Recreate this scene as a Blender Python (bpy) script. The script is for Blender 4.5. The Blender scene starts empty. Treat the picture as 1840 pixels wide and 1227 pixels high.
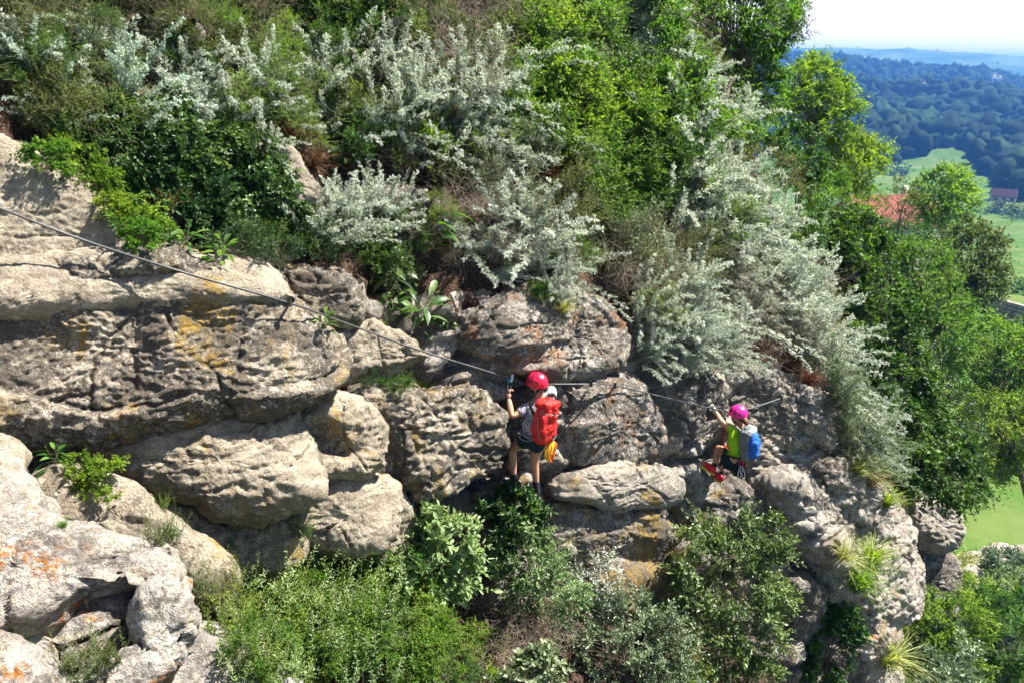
import bpy, bmesh, math, random
import numpy as np
from mathutils import Vector, Matrix

scene = bpy.context.scene
COL = scene.collection
rng = np.random.default_rng(7)
random.seed(7)

# ------------------------------------------------------------------ camera
PITCH, ROLL, FOCAL = math.radians(21.2), math.radians(1.3), 1340.0     # focal length in pixels of the 1840 px wide photograph
FWD = np.array([0.0, math.cos(PITCH), -math.sin(PITCH)])
_rt = np.array([1.0, 0.0, 0.0]); _up = np.array([0.0, math.sin(PITCH), math.cos(PITCH)])
RGT = _rt * math.cos(ROLL) + _up * math.sin(ROLL)
UPV = _up * math.cos(ROLL) - _rt * math.sin(ROLL)
cam_data = bpy.data.cameras.new('camera'); cam = bpy.data.objects.new('camera', cam_data); COL.objects.link(cam)
cam_data.sensor_width = 36.0; cam_data.lens = 36.0 * FOCAL / 1840.0
cam_data.clip_start = 0.05; cam_data.clip_end = 40000.0
cam.matrix_world = Matrix(((RGT[0], UPV[0], -FWD[0], 0), (RGT[1], UPV[1], -FWD[1], 0), (RGT[2], UPV[2], -FWD[2], 0), (0, 0, 0, 1)))
scene.camera = cam

# ------------------------------------------------------------------ sky, sun, exposure
SUN_EL, SUN_AZ = math.radians(58), math.radians(71)        # azimuth from +Y (view direction) towards +X
world = bpy.data.worlds.new('World'); scene.world = world; world.use_nodes = True
wn = world.node_tree.nodes; wl = world.node_tree.links
sky = wn.new('ShaderNodeTexSky'); sky.sky_type = 'NISHITA'; sky.sun_disc = False
sky.sun_elevation = SUN_EL; sky.sun_rotation = SUN_AZ
sky.air_density = 1.0; sky.dust_density = 1.0; sky.ozone_density = 1.0; sky.altitude = 400
bg = wn['Background']; bg.inputs['Strength'].default_value = 0.05
# white hazy air low over the whole horizon
gm = wn.new('ShaderNodeNewGeometry'); sx = wn.new('ShaderNodeSeparateXYZ'); wl.new(gm.outputs['Incoming'], sx.inputs[0])
mr_ = wn.new('ShaderNodeMapRange'); mr_.interpolation_type = 'SMOOTHSTEP'; wl.new(sx.outputs['Z'], mr_.inputs[0])
mr_.inputs[1].default_value = -0.14; mr_.inputs[2].default_value = -0.06; mr_.inputs[3].default_value = 0.0; mr_.inputs[4].default_value = 1.0
mxs = wn.new('ShaderNodeMix'); mxs.data_type = 'RGBA'; wl.new(mr_.outputs[0], mxs.inputs[0]); wl.new(sky.outputs['Color'], mxs.inputs[6]); mxs.inputs[7].default_value = (9.6, 8.9, 8.2, 1)
wl.new(mxs.outputs[2], bg.inputs['Color'])
sd = bpy.data.lights.new('sun', 'SUN'); sun = bpy.data.objects.new('sun', sd); COL.objects.link(sun)
sd.energy = 5.0; sd.angle = math.radians(0.5); sd.color = (1.0, 0.94, 0.84)
to_sun = Vector((math.sin(SUN_AZ) * math.cos(SUN_EL), math.cos(SUN_AZ) * math.cos(SUN_EL), math.sin(SUN_EL)))
sun.rotation_euler = to_sun.to_track_quat('Z', 'Y').to_euler()
vs = scene.view_settings
vs.view_transform = 'Standard'; vs.look = 'None'; vs.exposure = 1.68; vs.gamma = 1.0; vs.use_curve_mapping = False
scene.render.engine = 'CYCLES'
cy = scene.cycles
cy.max_bounces = 4; cy.diffuse_bounces = 2; cy.glossy_bounces = 2; cy.transmission_bounces = 3; cy.transparent_max_bounces = 4; cy.volume_bounces = 0
cy.caustics_reflective = False; cy.caustics_refractive = False
cy.use_denoising = True; cy.use_adaptive_sampling = True; cy.adaptive_threshold = 0.04

# ------------------------------------------------------------------ pixel rays (photograph pixels)
def ray(px, py):
    return FWD + RGT * ((px - 920.0) / FOCAL) - UPV * ((py - 613.5) / FOCAL)
def at(px, py, depth):                       # point on the ray at a distance along the view axis
    return ray(px, py) * depth
def pix(P):
    P = np.asarray(P, float); d = P @ FWD
    return 920.0 + FOCAL * (P @ RGT) / d, 613.5 - FOCAL * (P @ UPV) / d

# ------------------------------------------------------------------ noise
_perm = np.random.default_rng(3).permutation(256)
_perm = np.concatenate([_perm, _perm, _perm])
_grad = np.random.default_rng(4).normal(size=(256, 3)); _grad /= np.linalg.norm(_grad, axis=1)[:, None]
def perlin(p):
    i = np.floor(p).astype(int); f = p - i; i &= 255
    u = f * f * f * (f * (f * 6 - 15) + 10)
    out = np.zeros(len(p))
    for dx in (0, 1):
        wx = u[:, 0] if dx else 1 - u[:, 0]
        for dy in (0, 1):
            wy = u[:, 1] if dy else 1 - u[:, 1]
            for dz in (0, 1):
                wz = u[:, 2] if dz else 1 - u[:, 2]
                h = _perm[_perm[_perm[(i[:, 0] + dx) & 255] + ((i[:, 1] + dy) & 255)] + ((i[:, 2] + dz) & 255)]
                g = _grad[h]
                out += wx * wy * wz * (g[:, 0] * (f[:, 0] - dx) + g[:, 1] * (f[:, 1] - dy) + g[:, 2] * (f[:, 2] - dz))
    return out * 1.6
def fbm(p, octaves=4, gain=0.5, lac=2.03):
    a, o = 1.0, np.zeros(len(p))
    for k in range(octaves):
        o += a * perlin(p + 17.3 * k); p = p * lac; a *= gain
    return o
_cell = np.random.default_rng(5).random((256, 3))
def worley(p):
    i = np.floor(p).astype(int); f = p - i
    d1 = np.full(len(p), 9.0); d2 = np.full(len(p), 9.0)
    for dx in (-1, 0, 1):
        for dy in (-1, 0, 1):
            for dz in (-1, 0, 1):
                h = _perm[_perm[_perm[(i[:, 0] + dx) & 255] + ((i[:, 1] + dy) & 255)] + ((i[:, 2] + dz) & 255)]
                c = _cell[h]
                d = np.sqrt((c[:, 0] + dx - f[:, 0]) ** 2 + (c[:, 1] + dy - f[:, 1]) ** 2 + (c[:, 2] + dz - f[:, 2]) ** 2)
                m = d < d1
                d2 = np.where(m, d1, np.minimum(d2, d)); d1 = np.where(m, d, d1)
    return d1, d2
def sstep(a, b, x):
    t = np.clip((x - a) / (b - a), 0, 1); return t * t * (3 - 2 * t)

# ------------------------------------------------------------------ mesh helpers
def mesh_np(name, V, T, mats=(), mi=None, smooth=False, tint=None, quads=None):
    V = np.asarray(V, np.float32); me = bpy.data.meshes.new(name)
    T = np.asarray(T, np.int32).reshape(-1, 3) if T is not None and len(T) else np.zeros((0, 3), np.int32)
    Q = np.asarray(quads, np.int32).reshape(-1, 4) if quads is not None and len(quads) else np.zeros((0, 4), np.int32)
    me.vertices.add(len(V)); me.vertices.foreach_set('co', V.ravel())
    nl = T.size + Q.size; me.loops.add(nl)
    me.loops.foreach_set('vertex_index', np.concatenate([T.ravel(), Q.ravel()]))
    me.polygons.add(len(T) + len(Q))
    ls = np.concatenate([np.arange(len(T)) * 3, T.size + np.arange(len(Q)) * 4]).astype(np.int32)
    me.polygons.foreach_set('loop_start', ls)
    if mi is not None: me.polygons.foreach_set('material_index', np.asarray(mi, np.int32))
    if smooth: me.polygons.foreach_set('use_smooth', np.ones(len(T) + len(Q), bool))
    for m in mats: me.materials.append(m)
    if tint is not None:
        at_ = me.attributes.new('tint', 'FLOAT', 'POINT'); at_.data.foreach_set('value', np.asarray(tint, np.float32))
    me.update(calc_edges=True)
    return me
def obj(name, data, parent=None, **props):
    o = bpy.data.objects.new(name, data); COL.objects.link(o)
    if parent is not None: o.parent = parent
    for k, v in props.items(): o[k] = v
    return o
def thing(name, label, cat, loc=(0, 0, 0), group=None):
    o = bpy.data.objects.new(name, None); COL.objects.link(o); o.location = loc; o.empty_display_size = 0.1
    o['label'] = label; o['category'] = cat
    if group: o['group'] = group
    return o
def grid_quads(nu, nv, wrap=False):
    i = np.arange(nu if wrap else nu - 1)[:, None]; j = np.arange(nv - 1)[None, :]
    i2 = (i + 1) % nu
    return np.stack([i * nv + j, i2 * nv + j, i2 * nv + j + 1, i * nv + j + 1], -1).reshape(-1, 4)
def grid_normals(P, wrap=False):             # P (nu, nv, 3)
    if wrap: du = np.roll(P, -1, 0) - np.roll(P, 1, 0)
    else: du = np.gradient(P, axis=0)
    dv = np.gradient(P, axis=1)
    n = np.cross(du, dv); n /= np.linalg.norm(n, axis=2, keepdims=True) + 1e-9
    return n

# ------------------------------------------------------------------ materials
def newmat(name):
    m = bpy.data.materials.new(name); m.use_nodes = True
    n = m.node_tree.nodes; n.clear(); out = n.new('ShaderNodeOutputMaterial')
    return m, n, m.node_tree.links, out
def nz(n, l, scale, detail=4, rough=0.55, vec=None, dist=0.0):
    t = n.new('ShaderNodeTexNoise'); t.inputs['Scale'].default_value = scale; t.inputs['Detail'].default_value = detail
    t.inputs['Roughness'].default_value = rough; t.inputs['Distortion'].default_value = dist
    if vec is not None: l.new(vec, t.inputs['Vector'])
    return t.outputs['Fac']
def ramp(n, l, fac, stops):
    r = n.new('ShaderNodeValToRGB'); e = r.color_ramp.elements
    while len(e) < len(stops): e.new(0.5)
    for k, (p, c) in enumerate(stops):
        e[k].position = p; e[k].color = (*c, 1) if len(c) == 3 else c
    l.new(fac, r.inputs['Fac']); return r.outputs['Color']
def mixc(n, l, fac, a, b, mode='MIX'):
    m = n.new('ShaderNodeMix'); m.data_type = 'RGBA'; m.blend_type = mode
    for s, v in ((m.inputs[0], fac), (m.inputs[6], a), (m.inputs[7], b)):
        if hasattr(v, 'links'): l.new(v, s)
        elif isinstance(v, (int, float)): s.default_value = v
        else: s.default_value = (*v, 1)
    return m.outputs[2]
def maths(n, l, op, a, b=None, clamp=False):
    m = n.new('ShaderNodeMath'); m.operation = op; m.use_clamp = clamp
    for s, v in zip(m.inputs, (a, b)):
        if v is None: continue
        if hasattr(v, 'links'): l.new(v, s)
        else: s.default_value = v
    return m.outputs[0]
def band(n, l, fac, lo, hi):
    m = n.new('ShaderNodeMapRange'); m.interpolation_type = 'SMOOTHSTEP'; l.new(fac, m.inputs[0])
    m.inputs[1].default_value = lo; m.inputs[2].default_value = hi; return m.outputs[0]

_rock_cache = {}
def rock_mat(dark=0.4, orange=0.0, yellow=0.0, white=0.2, warm=0.5, ocol=(0.50, 0.165, 0.022)):
    key = (dark, orange, yellow, white, warm, ocol)
    if key in _rock_cache: return _rock_cache[key]
    m, n, l, out = newmat('rock'); b = n.new('ShaderNodeBsdfPrincipled'); l.new(b.outputs[0], out.inputs[0])
    tc = n.new('ShaderNodeTexCoord'); v = tc.outputs['Object']
    mp = n.new('ShaderNodeMapping'); mp.inputs['Scale'].default_value = (1, 1, 2.2); l.new(v, mp.inputs[0]); sv = mp.outputs[0]
    g = 0.30 + 0.05 * warm
    lite = (0.44, 0.375 + 0.04 * (1 - warm), 0.28 + 0.13 * (1 - warm)); mid = (0.265, 0.218 + 0.03 * (1 - warm), 0.155 + 0.08 * (1 - warm))
    big = nz(n, l, 1.6, 3, 0.6, sv, 0.4)
    c = ramp(n, l, big, [(0.32, mid), (0.62, lite)])
    med = nz(n, l, 9, 4, 0.65, v)
    c = mixc(n, l, band(n, l, med, 0.50, 0.66), c, (0.50, 0.44, 0.345))
    # dark weathered crust in ragged patches; its amount per rock also paints shade
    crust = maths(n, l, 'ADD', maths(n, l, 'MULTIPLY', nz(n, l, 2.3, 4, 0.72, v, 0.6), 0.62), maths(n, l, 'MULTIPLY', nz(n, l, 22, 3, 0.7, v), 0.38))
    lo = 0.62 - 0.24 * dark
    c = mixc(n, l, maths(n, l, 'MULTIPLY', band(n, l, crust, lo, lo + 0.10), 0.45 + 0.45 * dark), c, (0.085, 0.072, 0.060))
    # pale crustose lichen flecks
    w = band(n, l, nz(n, l, 34, 3, 0.7, v), 0.60 - 0.10 * white, 0.66 - 0.08 * white)
    wz = band(n, l, nz(n, l, 2.0, 2, 0.6, v), 0.42, 0.62)
    c = mixc(n, l, maths(n, l, 'MULTIPLY', maths(n, l, 'MULTIPLY', w, wz), min(1, 0.3 + white)), c, (0.52, 0.51, 0.47))
    if yellow > 0:
        st = n.new('ShaderNodeMapping'); st.inputs['Scale'].default_value = (2.6, 2.6, 0.8); l.new(v, st.inputs[0])
        y = maths(n, l, 'MULTIPLY', band(n, l, nz(n, l, 1.1, 4, 0.65, st.outputs[0], 0.5), 0.60 - 0.14 * yellow, 0.70 - 0.1 * yellow), band(n, l, nz(n, l, 15, 3, 0.7, v), 0.38, 0.58))
        c = mixc(n, l, maths(n, l, 'MULTIPLY', y, 0.85), c, (0.34, 0.22, 0.045))
    if orange > 0:
        o = maths(n, l, 'MULTIPLY', band(n, l, nz(n, l, 3.4, 3, 0.65, v), 0.63 - 0.16 * orange, 0.69 - 0.12 * orange), band(n, l, nz(n, l, 42, 4, 0.75, v), 0.49, 0.525))
        c = mixc(n, l, o, c, ocol)
    sp = nz(n, l, 55, 3, 0.75, v)
    c = mixc(n, l, 0.7, c, ramp(n, l, sp, [(0.32, (0.22, 0.22, 0.22)), (0.52, (0.5, 0.5, 0.5)), (0.7, (0.72, 0.72, 0.72))]), 'OVERLAY')
    l.new(c, b.inputs['Base Color']); b.inputs['Roughness'].default_value = 0.95; b.inputs['Specular IOR Level'].default_value = 0.15
    vo = n.new('ShaderNodeTexVoronoi'); vo.inputs['Scale'].default_value = 17; l.new(v, vo.inputs['Vector'])
    pit = band(n, l, vo.outputs['Distance'], 0.05, 0.34)
    pm = band(n, l, nz(n, l, 2.7, 1, 0.5, v), 0.42, 0.62)
    h = maths(n, l, 'ADD', maths(n, l, 'ADD', nz(n, l, 11, 6, 0.8, v), maths(n, l, 'MULTIPLY', nz(n, l, 48, 3, 0.8, v), 0.35)), maths(n, l, 'MULTIPLY', maths(n, l, 'MULTIPLY', pit, pm), 0.3))
    bp = n.new('ShaderNodeBump'); bp.inputs['Strength'].default_value = 1.0; bp.inputs['Distance'].default_value = 0.055
    l.new(h, bp.inputs['Height']); l.new(bp.outputs[0], b.inputs['Normal'])
    _rock_cache[key] = m; return m

def soil_mat():
    m, n, l, out = newmat('soil'); b = n.new('ShaderNodeBsdfPrincipled'); l.new(b.outputs[0], out.inputs[0])
    v = n.new('ShaderNodeTexCoord').outputs['Object']
    c = ramp(n, l, nz(n, l, 2.2, 4, 0.65, v), [(0.35, (0.028, 0.019, 0.014)), (0.55, (0.06, 0.034, 0.024)), (0.7, (0.11, 0.072, 0.05))])
    c = mixc(n, l, band(n, l, nz(n, l, 60, 2, 0.7, v), 0.52, 0.62), c, (0.17, 0.125, 0.09))
    l.new(c, b.inputs['Base Color']); b.inputs['Roughness'].default_value = 1.0; b.inputs['Specular IOR Level'].default_value = 0.05
    bp = n.new('ShaderNodeBump'); bp.inputs['Strength'].default_value = 1.0; bp.inputs['Distance'].default_value = 0.055
    l.new(nz(n, l, 22, 4, 0.75, v), bp.inputs['Height']); l.new(bp.outputs[0], b.inputs['Normal'])
    return m
M_SOIL = soil_mat()

def plain_mat(name, col, rough=0.6, metal=0.0, spec=0.4, var=0.15, scale=30.0, bump=0.0):
    m, n, l, out = newmat(name); b = n.new('ShaderNodeBsdfPrincipled'); l.new(b.outputs[0], out.inputs[0])
    v = n.new('ShaderNodeTexCoord').outputs['Object']
    f = nz(n, l, scale, 5, 0.6, v)
    c = ramp(n, l, f, [(0.3, tuple(x * (1 - var) for x in col)), (0.7, tuple(min(1, x * (1 + var)) for x in col))])
    l.new(c, b.inputs['Base Color']); b.inputs['Roughness'].default_value = rough; b.inputs['Metallic'].default_value = metal
    b.inputs['Specular IOR Level'].default_value = spec
    if bump:
        bp = n.new('ShaderNodeBump'); bp.inputs['Strength'].default_value = 0.8; bp.inputs['Distance'].default_value = bump
        l.new(nz(n, l, scale, 4, 0.6, v), bp.inputs['Height']); l.new(bp.outputs[0], b.inputs['Normal'])
    return m

# ------------------------------------------------------------------ cliff and slope (wall coordinates: s along, w into the hill, z up)
WP0 = np.array([0.30, 8.90]); WT = np.array([0.85, 0.527]); WN = np.array([-0.527, 0.85])
S_K = np.array([-12, -7.0, -6.0, -5.2, -4.5, -3.7, -2.7, -2.1, -1.2, 0.0, 1.5, 3.0, 5.0, 6.5, 8.0, 10, 14, 20])
LIP = np.array([0.2, -0.3, -0.5, -0.85, -1.4, -1.9, -2.2, -2.95, -2.9, -2.9, -3.6, -4.2, -5.0, -5.6, -6.4, -8.5, -12, -14])
S_F = np.array([-12, -7, -6.0, -5.0, -4.2, -3.4, -2.4, -1.0, 0.5, 2.0, 3.5, 5.0, 6.5, 8, 10, 14, 20])
FOOT = np.array([-1.6, -2.2, -3.1, -3.9, -4.5, -5.0, -5.5, -6.1, -6.9, -7.9, -9.2, -11, -13, -15, -17, -19, -21])
LEAN = 0.30
def w_base(s, z):
    zl = np.interp(s, S_K, LIP); zf = np.interp(s, S_F, FOOT)
    w = np.where(z > zl, (z - zl) * 0.80, -LEAN * (zl - z))
    w = np.where(z < zf, -LEAN * (zl - zf) - (zf - z) * 1.55, w)
    c = np.clip(s - 6.3, 0, None)
    w = w + 0.16 * c ** 2 + 0.10 * np.clip(s - 9, 0, None) ** 2
    return w
def wall_point(s, w, z):
    return np.stack([WP0[0] + WT[0] * s + WN[0] * w, WP0[1] + WT[1] * s + WN[1] * w, z], -1)
def base_depth(px, py):                      # march the ray into the smooth base surface
    d = ray(px, py); k = np.arange(1.5, 40, 0.01); P = d[None] * k[:, None]
    q = P[:, :2] - WP0; s = q @ WT; w = q @ WN
    hit = np.nonzero(w > w_base(s, P[:, 2]))[0]
    return k[hit[0]] if len(hit) else 25.0

def build_cliff():
    ns, nv = 470, 330
    s = np.concatenate([np.linspace(-11, -7.2, 40), np.linspace(-7.1, 9.0, ns - 120), np.linspace(9.1, 19, 80)])
    ns = len(s)
    v = np.linspace(0, 1, nv)
    zl = np.interp(s, S_K, LIP)[:, None]; zf = np.interp(s, S_F, FOOT)[:, None]
    # bottom ground 0-.22, wall .22-.62, slope .62-1
    a, b = 0.24, 0.60
    z = np.where(v[None] < a, zf - (1 - v[None] / a) ** 1.3 * 5.0, np.where(v[None] < b, zf + (v[None] - a) / (b - a) * (zl - zf), zl + ((v[None] - b) / (1 - b)) ** 1.25 * (7.0 - zl)))
    S = np.repeat(s[:, None], nv, 1); Wd = w_base(S, z)
    P = wall_point(S, Wd, z)
    # soften lip and foot a little by averaging along the profile
    for _ in range(6): P[:, 1:-1] = 0.25 * P[:, :-2] + 0.5 * P[:, 1:-1] + 0.25 * P[:, 2:]
    N = grid_normals(P); flat = P.reshape(-1, 3)
    rocky = (sstep(a - 0.03, a + 0.03, v) * (1 - sstep(b - 0.02, b + 0.05, v)))[None].repeat(ns, 0).ravel()
    st = flat * np.array([1, 1, 2.1])
    d = 0.30 * fbm(flat / 1.7, 4) + 0.10 * fbm(st / 0.55 + 9, 3)
    d1, d2 = worley(flat * np.array([1.1, 1.1, 1.6]) + 0.35 * fbm(flat / 0.8, 2)[:, None])
    d = d - rocky * 0.22 * (1 - sstep(0.02, 0.22, d2 - d1)) + rocky * 0.10 * (1 - d1)
    d += 0.14 * rocky
    d += 0.035 * fbm(st / 0.16 + 3, 3) * (0.4 + 0.6 * rocky)
    sgn = np.sign((N.reshape(-1, 3)[:, :2] @ WN).mean())
    flat = flat - sgn * N.reshape(-1, 3) * d[:, None]
    Q = grid_quads(ns, nv)
    vc = np.repeat(((v[:-1] + v[1:]) / 2)[None], ns - 1, 0)
    jit = 0.03 * fbm(flat.reshape(ns, nv, 3)[:-1, :-1].reshape(-1, 3) / 0.5, 3).reshape(ns - 1, nv - 1)
    mi = np.where((vc + jit > a - 0.005) & (vc + jit < b + 0.012), 0, 1).ravel()
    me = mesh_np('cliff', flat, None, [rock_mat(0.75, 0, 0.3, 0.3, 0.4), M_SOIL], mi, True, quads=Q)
    return obj('cliff', me, kind='structure')
CLIFF = build_cliff()

def chaikin(p, it=2):
    for _ in range(it):
        q = np.roll(p, -1, 0); p = np.stack([0.78 * p + 0.22 * q, 0.22 * p + 0.78 * q], 1).reshape(-1, 2)
    return p
def resample(p, n):
    q = np.vstack([p, p[:1]]); L = np.concatenate([[0], np.cumsum(np.linalg.norm(np.diff(q, axis=0), axis=1))])
    t = np.linspace(0, L[-1], n, endpoint=False)
    return np.stack([np.interp(t, L, q[:, 0]), np.interp(t, L, q[:, 1])], 1)

ROCKS = []
def boulder(poly, thick=0.45, out=0.0, mat=None, rough=1.0, pits=0.0, up=0.30, side=0.0, face=0.45, box=0.40, depth=None, name='rock_block', parent=CLIFF, cracks=1.0, res=1.0, back=1.0, big=1.0, seed=None, hollow=()):
    """A rock with the outline of poly (photograph pixels) seen from the camera, full 3-D thickness, noise-shaped."""
    poly = np.array(poly, float); c = poly.mean(0)
    if depth is None: up = up - 0.36; face = 0.25; thick = thick * 1.3       # bedded wall: upright faces under flat tops
    thick = thick * (0.8 if depth is None else 1.0)
    D = (base_depth(*c) if depth is None else depth) - out + (0.10 if depth is None else 0.0)
    C = at(c[0], c[1], D)
    toc = -C / np.linalg.norm(C); wn3 = np.array([-WN[0], -WN[1], 0.25]); wn3 /= np.linalg.norm(wn3)
    Nn = face * toc + (1 - face) * wn3 + np.array([side * WT[0], side * WT[1], up]); Nn /= np.linalg.norm(Nn)
    b = chaikin(poly, 2)
    size = np.sqrt(max(1.0, abs(0.5 * np.sum(b[:, 0] * np.roll(b[:, 1], -1) - b[:, 1] * np.roll(b[:, 0], -1))))) * D / FOCAL
    nt = int(np.clip(size * 150 * res, 60, 300)); nf = int(np.clip(size * 68 * res, 32, 140))
    b = resample(b, nt)
    bc = b - b.mean(0); ang = np.linalg.norm(bc, axis=1)[:, None]; mpp = D / FOCAL
    wob = fbm(np.column_stack([b * mpp / 0.38, np.full(nt, 5.0)]), 4, 0.6)[:, None]
    b = b + bc / ang * (0.055 + 0.07 * wob) / mpp * min(1.0, size)      # ragged outline, blocks meet
    B = np.array([ray(*q) for q in b]); k = (C @ Nn) / (B @ Nn); k = np.clip(k, D * 0.6, D * 1.6); B = B * k[:, None]
    C0 = B.mean(0)
    ph = np.linspace(-math.pi / 2 * 0.75, math.pi / 2, 4000); cs = np.cos(ph); sn = np.sin(ph)
    g = np.sign(cs) * np.abs(cs) ** box; h = np.sign(sn) * np.abs(sn) ** (box + 0.15)
    al = np.concatenate([[0], np.cumsum(np.hypot(np.diff(g) * size * 0.56, np.diff(h) * thick))]); ta = np.linspace(0, al[-1], nf)
    g = np.interp(ta, al, g); h = np.interp(ta, al, h); g[-1] = 0.0
    h = np.where(h < 0, h * back, h)
    P = C0[None, None] + (B[:, None] - C0) * g[None, :, None] + Nn[None, None] * (h * thick)[None, :, None]
    Nv = grid_normals(P, True)
    if (Nv[:, nf // 2 + 3] * Nn).sum(1).mean() < 0: Nv = -Nv
    flat = P.reshape(-1, 3); Nv = Nv.reshape(-1, 3)
    bl = sstep(0.10, 0.45, g)[None, :, None].repeat(nt, 0).reshape(-1, 1); bl = np.where((h > 0)[None].repeat(nt, 0).reshape(-1, 1), bl, 1.0)
    Nv = Nv * bl + Nn * (1 - bl); Nv /= np.linalg.norm(Nv, axis=1)[:, None]
    sd_ = (seed if seed is not None else int(c[0] * 7 + c[1])) % 97
    q = flat + sd_ * 1.7
    sz = min(size, 1.6)
    st = q * np.array([1, 1, 2.3])
    w3 = np.stack([fbm(q / 0.5, 3), fbm(q / 0.5 + 31, 3), fbm(q / 0.5 + 77, 3)], -1)
    d = big * 0.11 * sz * fbm(q / (0.95 * sz), 2)
    # bedding: beds of uneven thickness, each set back or proud, with a recessed joint
    zb = (flat[:, 2] + 0.16 * flat[:, 0] - 0.05 * flat[:, 1]) + 0.05 * w3[:, 0] + 0.16 * fbm(q / 1.3 + 11, 2)
    bed = zb / 0.36 + 0.45 * np.sin(zb * 5.1 + sd_); fl = np.floor(bed); fr = bed - fl
    lev = lambda k: np.mod(np.sin(k * 12.99 + sd_) * 43758.5, 1.0) - 0.5
    d += rough * 0.10 * (lev(fl) + (lev(fl + 1) - lev(fl)) * sstep(0.88, 1.0, fr)) * sstep(-0.35, 0.25, fbm(q / 0.8 + 40, 2))
    d -= rough * 0.03 * (1 - sstep(0.0, 0.06, np.minimum(fr, 1 - fr))) * sstep(-0.1, 0.2, fbm(q / 0.45 + 21, 2))
    if cracks > 0:                               # steep fractures
        d1, d2 = worley(q * np.array([1.7, 1.7, 0.55]) / max(0.55, sz * 0.8) + 0.07 * w3)
        d -= cracks * 0.055 * (1 - sstep(0.0, 0.035, d2 - d1)) * sstep(-0.25, 0.15, fbm(q / 0.7 + 50, 2))
    tur = np.abs(perlin(st / 0.22 + 0.6 * w3)) + 0.5 * np.abs(perlin(st / 0.11 + 7)) + 0.25 * np.abs(perlin(q / 0.055 + 3))
    d += rough * 0.028 * (0.45 - tur) + rough * 0.012 * perlin(q / 0.035)
    if pits > 0:
        d1, d2 = worley(st / 0.16 + 0.5 * w3[:, :1])
        d -= pits * 0.055 * (1 - sstep(0.10, 0.42, d1)) * sstep(-0.2, 0.3, fbm(q / 0.5 + 60, 2))
        d1, d2 = worley(st / 0.42 + 3 + 0.6 * w3)
        d += pits * 0.09 * (sstep(0.0, 0.35, d2 - d1) - 0.6)
    if len(hollow):
        hx, hy = pix(flat); wob = 0.5 * fbm(q / 0.3 + 8, 3)
        for (ex, ey, rx, ry, dep) in hollow:
            d -= dep * (1 - sstep(0.35, 1.15, np.hypot((hx - ex) / rx, (hy - ey) / ry) + wob))
    flat = flat + Nv * d[:, None]
    me = mesh_np('rock', flat, None, [mat or rock_mat()], None, True, quads=grid_quads(nt, nf, True))
    o = obj(name, me, parent); ROCKS.append(o)
    return o

TAN = rock_mat(0.40, 0, 0.12, 0.2, 0.9); TAND = rock_mat(0.85, 0, 0.4, 0.4, 0.85); GREY = rock_mat(0.95, 0, 0.2, 0.4, 0.4)  # TAND and GREY: heavy weathering, deepened to paint the shade on upright fronts
LICH = rock_mat(0.8, 0.6, 0.1, 0.6, 0.5, (0.30, 0.12, 0.04)); STAIN = rock_mat(0.85, 0.0, 1.1, 0.4, 0.5); PALE = rock_mat(0.40, 0.12, 0.1, 0.8, 0.5); NOSE = rock_mat(0.55, 0.05, 0.1, 0.45, 0.5, (0.28, 0.15, 0.08))
# slab at the far left, above the cable ledge
boulder([(-120, 235), (0, 248), (70, 270), (140, 325), (210, 370), (255, 420), (262, 465), (170, 490), (60, 500), (-120, 520)], 0.35, 0.05, TAN, 0.7, up=0.5, cracks=0.3)
# the long ledge: crusted front, clean top slab; the contrast also paints shade and sun
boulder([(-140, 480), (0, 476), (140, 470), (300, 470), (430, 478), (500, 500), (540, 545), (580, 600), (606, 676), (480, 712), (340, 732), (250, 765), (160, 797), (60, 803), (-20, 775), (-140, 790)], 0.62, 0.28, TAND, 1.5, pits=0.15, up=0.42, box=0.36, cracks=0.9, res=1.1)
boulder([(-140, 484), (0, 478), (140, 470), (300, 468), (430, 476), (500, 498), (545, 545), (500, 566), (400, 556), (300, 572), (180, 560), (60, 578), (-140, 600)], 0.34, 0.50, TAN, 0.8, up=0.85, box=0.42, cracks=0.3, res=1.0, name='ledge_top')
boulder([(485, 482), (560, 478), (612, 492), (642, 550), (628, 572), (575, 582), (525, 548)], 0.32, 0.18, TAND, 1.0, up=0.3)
boulder([(568, 592), (640, 572), (705, 600), (775, 640), (745, 662), (670, 672), (600, 688)], 0.34, 0.20, TAN, 0.9, pits=0.3, up=0.5)
# second tier
boulder([(140, 800), (250, 772), (340, 752), (480, 722), (520, 750), (545, 800), (560, 870), (535, 908), (440, 936), (375, 922), (310, 895), (230, 850)], 0.55, 0.42, TAN, 1.0, up=0.55, cracks=0.5, pits=0.2)
boulder([(500, 742), (600, 695), (668, 742), (696, 826), (642, 856), (575, 858), (535, 805)], 0.42, 0.40, TAN, 1.0, up=0.45, pits=0.2, hollow=[(575, 800, 60, 45, 0.16)])
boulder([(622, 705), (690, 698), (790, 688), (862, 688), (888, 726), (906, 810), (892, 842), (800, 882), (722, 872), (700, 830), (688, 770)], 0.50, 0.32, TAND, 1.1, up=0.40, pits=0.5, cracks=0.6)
boulder([(540, 872), (640, 858), (700, 850), (716, 900), (690, 960), (620, 990), (520, 965), (478, 940)], 0.42, 0.30, TAN, 0.9, up=0.5)
boulder([(690, 885), (800, 890), (905, 850), (925, 920), (860, 990), (740, 985), (690, 950)], 0.35, 0.05, GREY, 0.9, up=0.3)
boulder([(380, 935), (470, 925), (545, 965), (530, 1015), (440, 1040), (375, 1005)], 0.3, 0.30, TAN, 0.9, up=0.4)
boulder([(215, 850), (300, 890), (385, 925), (380, 965), (300, 950), (225, 900)], 0.25, 0.25, TAND, 0.9, up=0.2)
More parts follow.
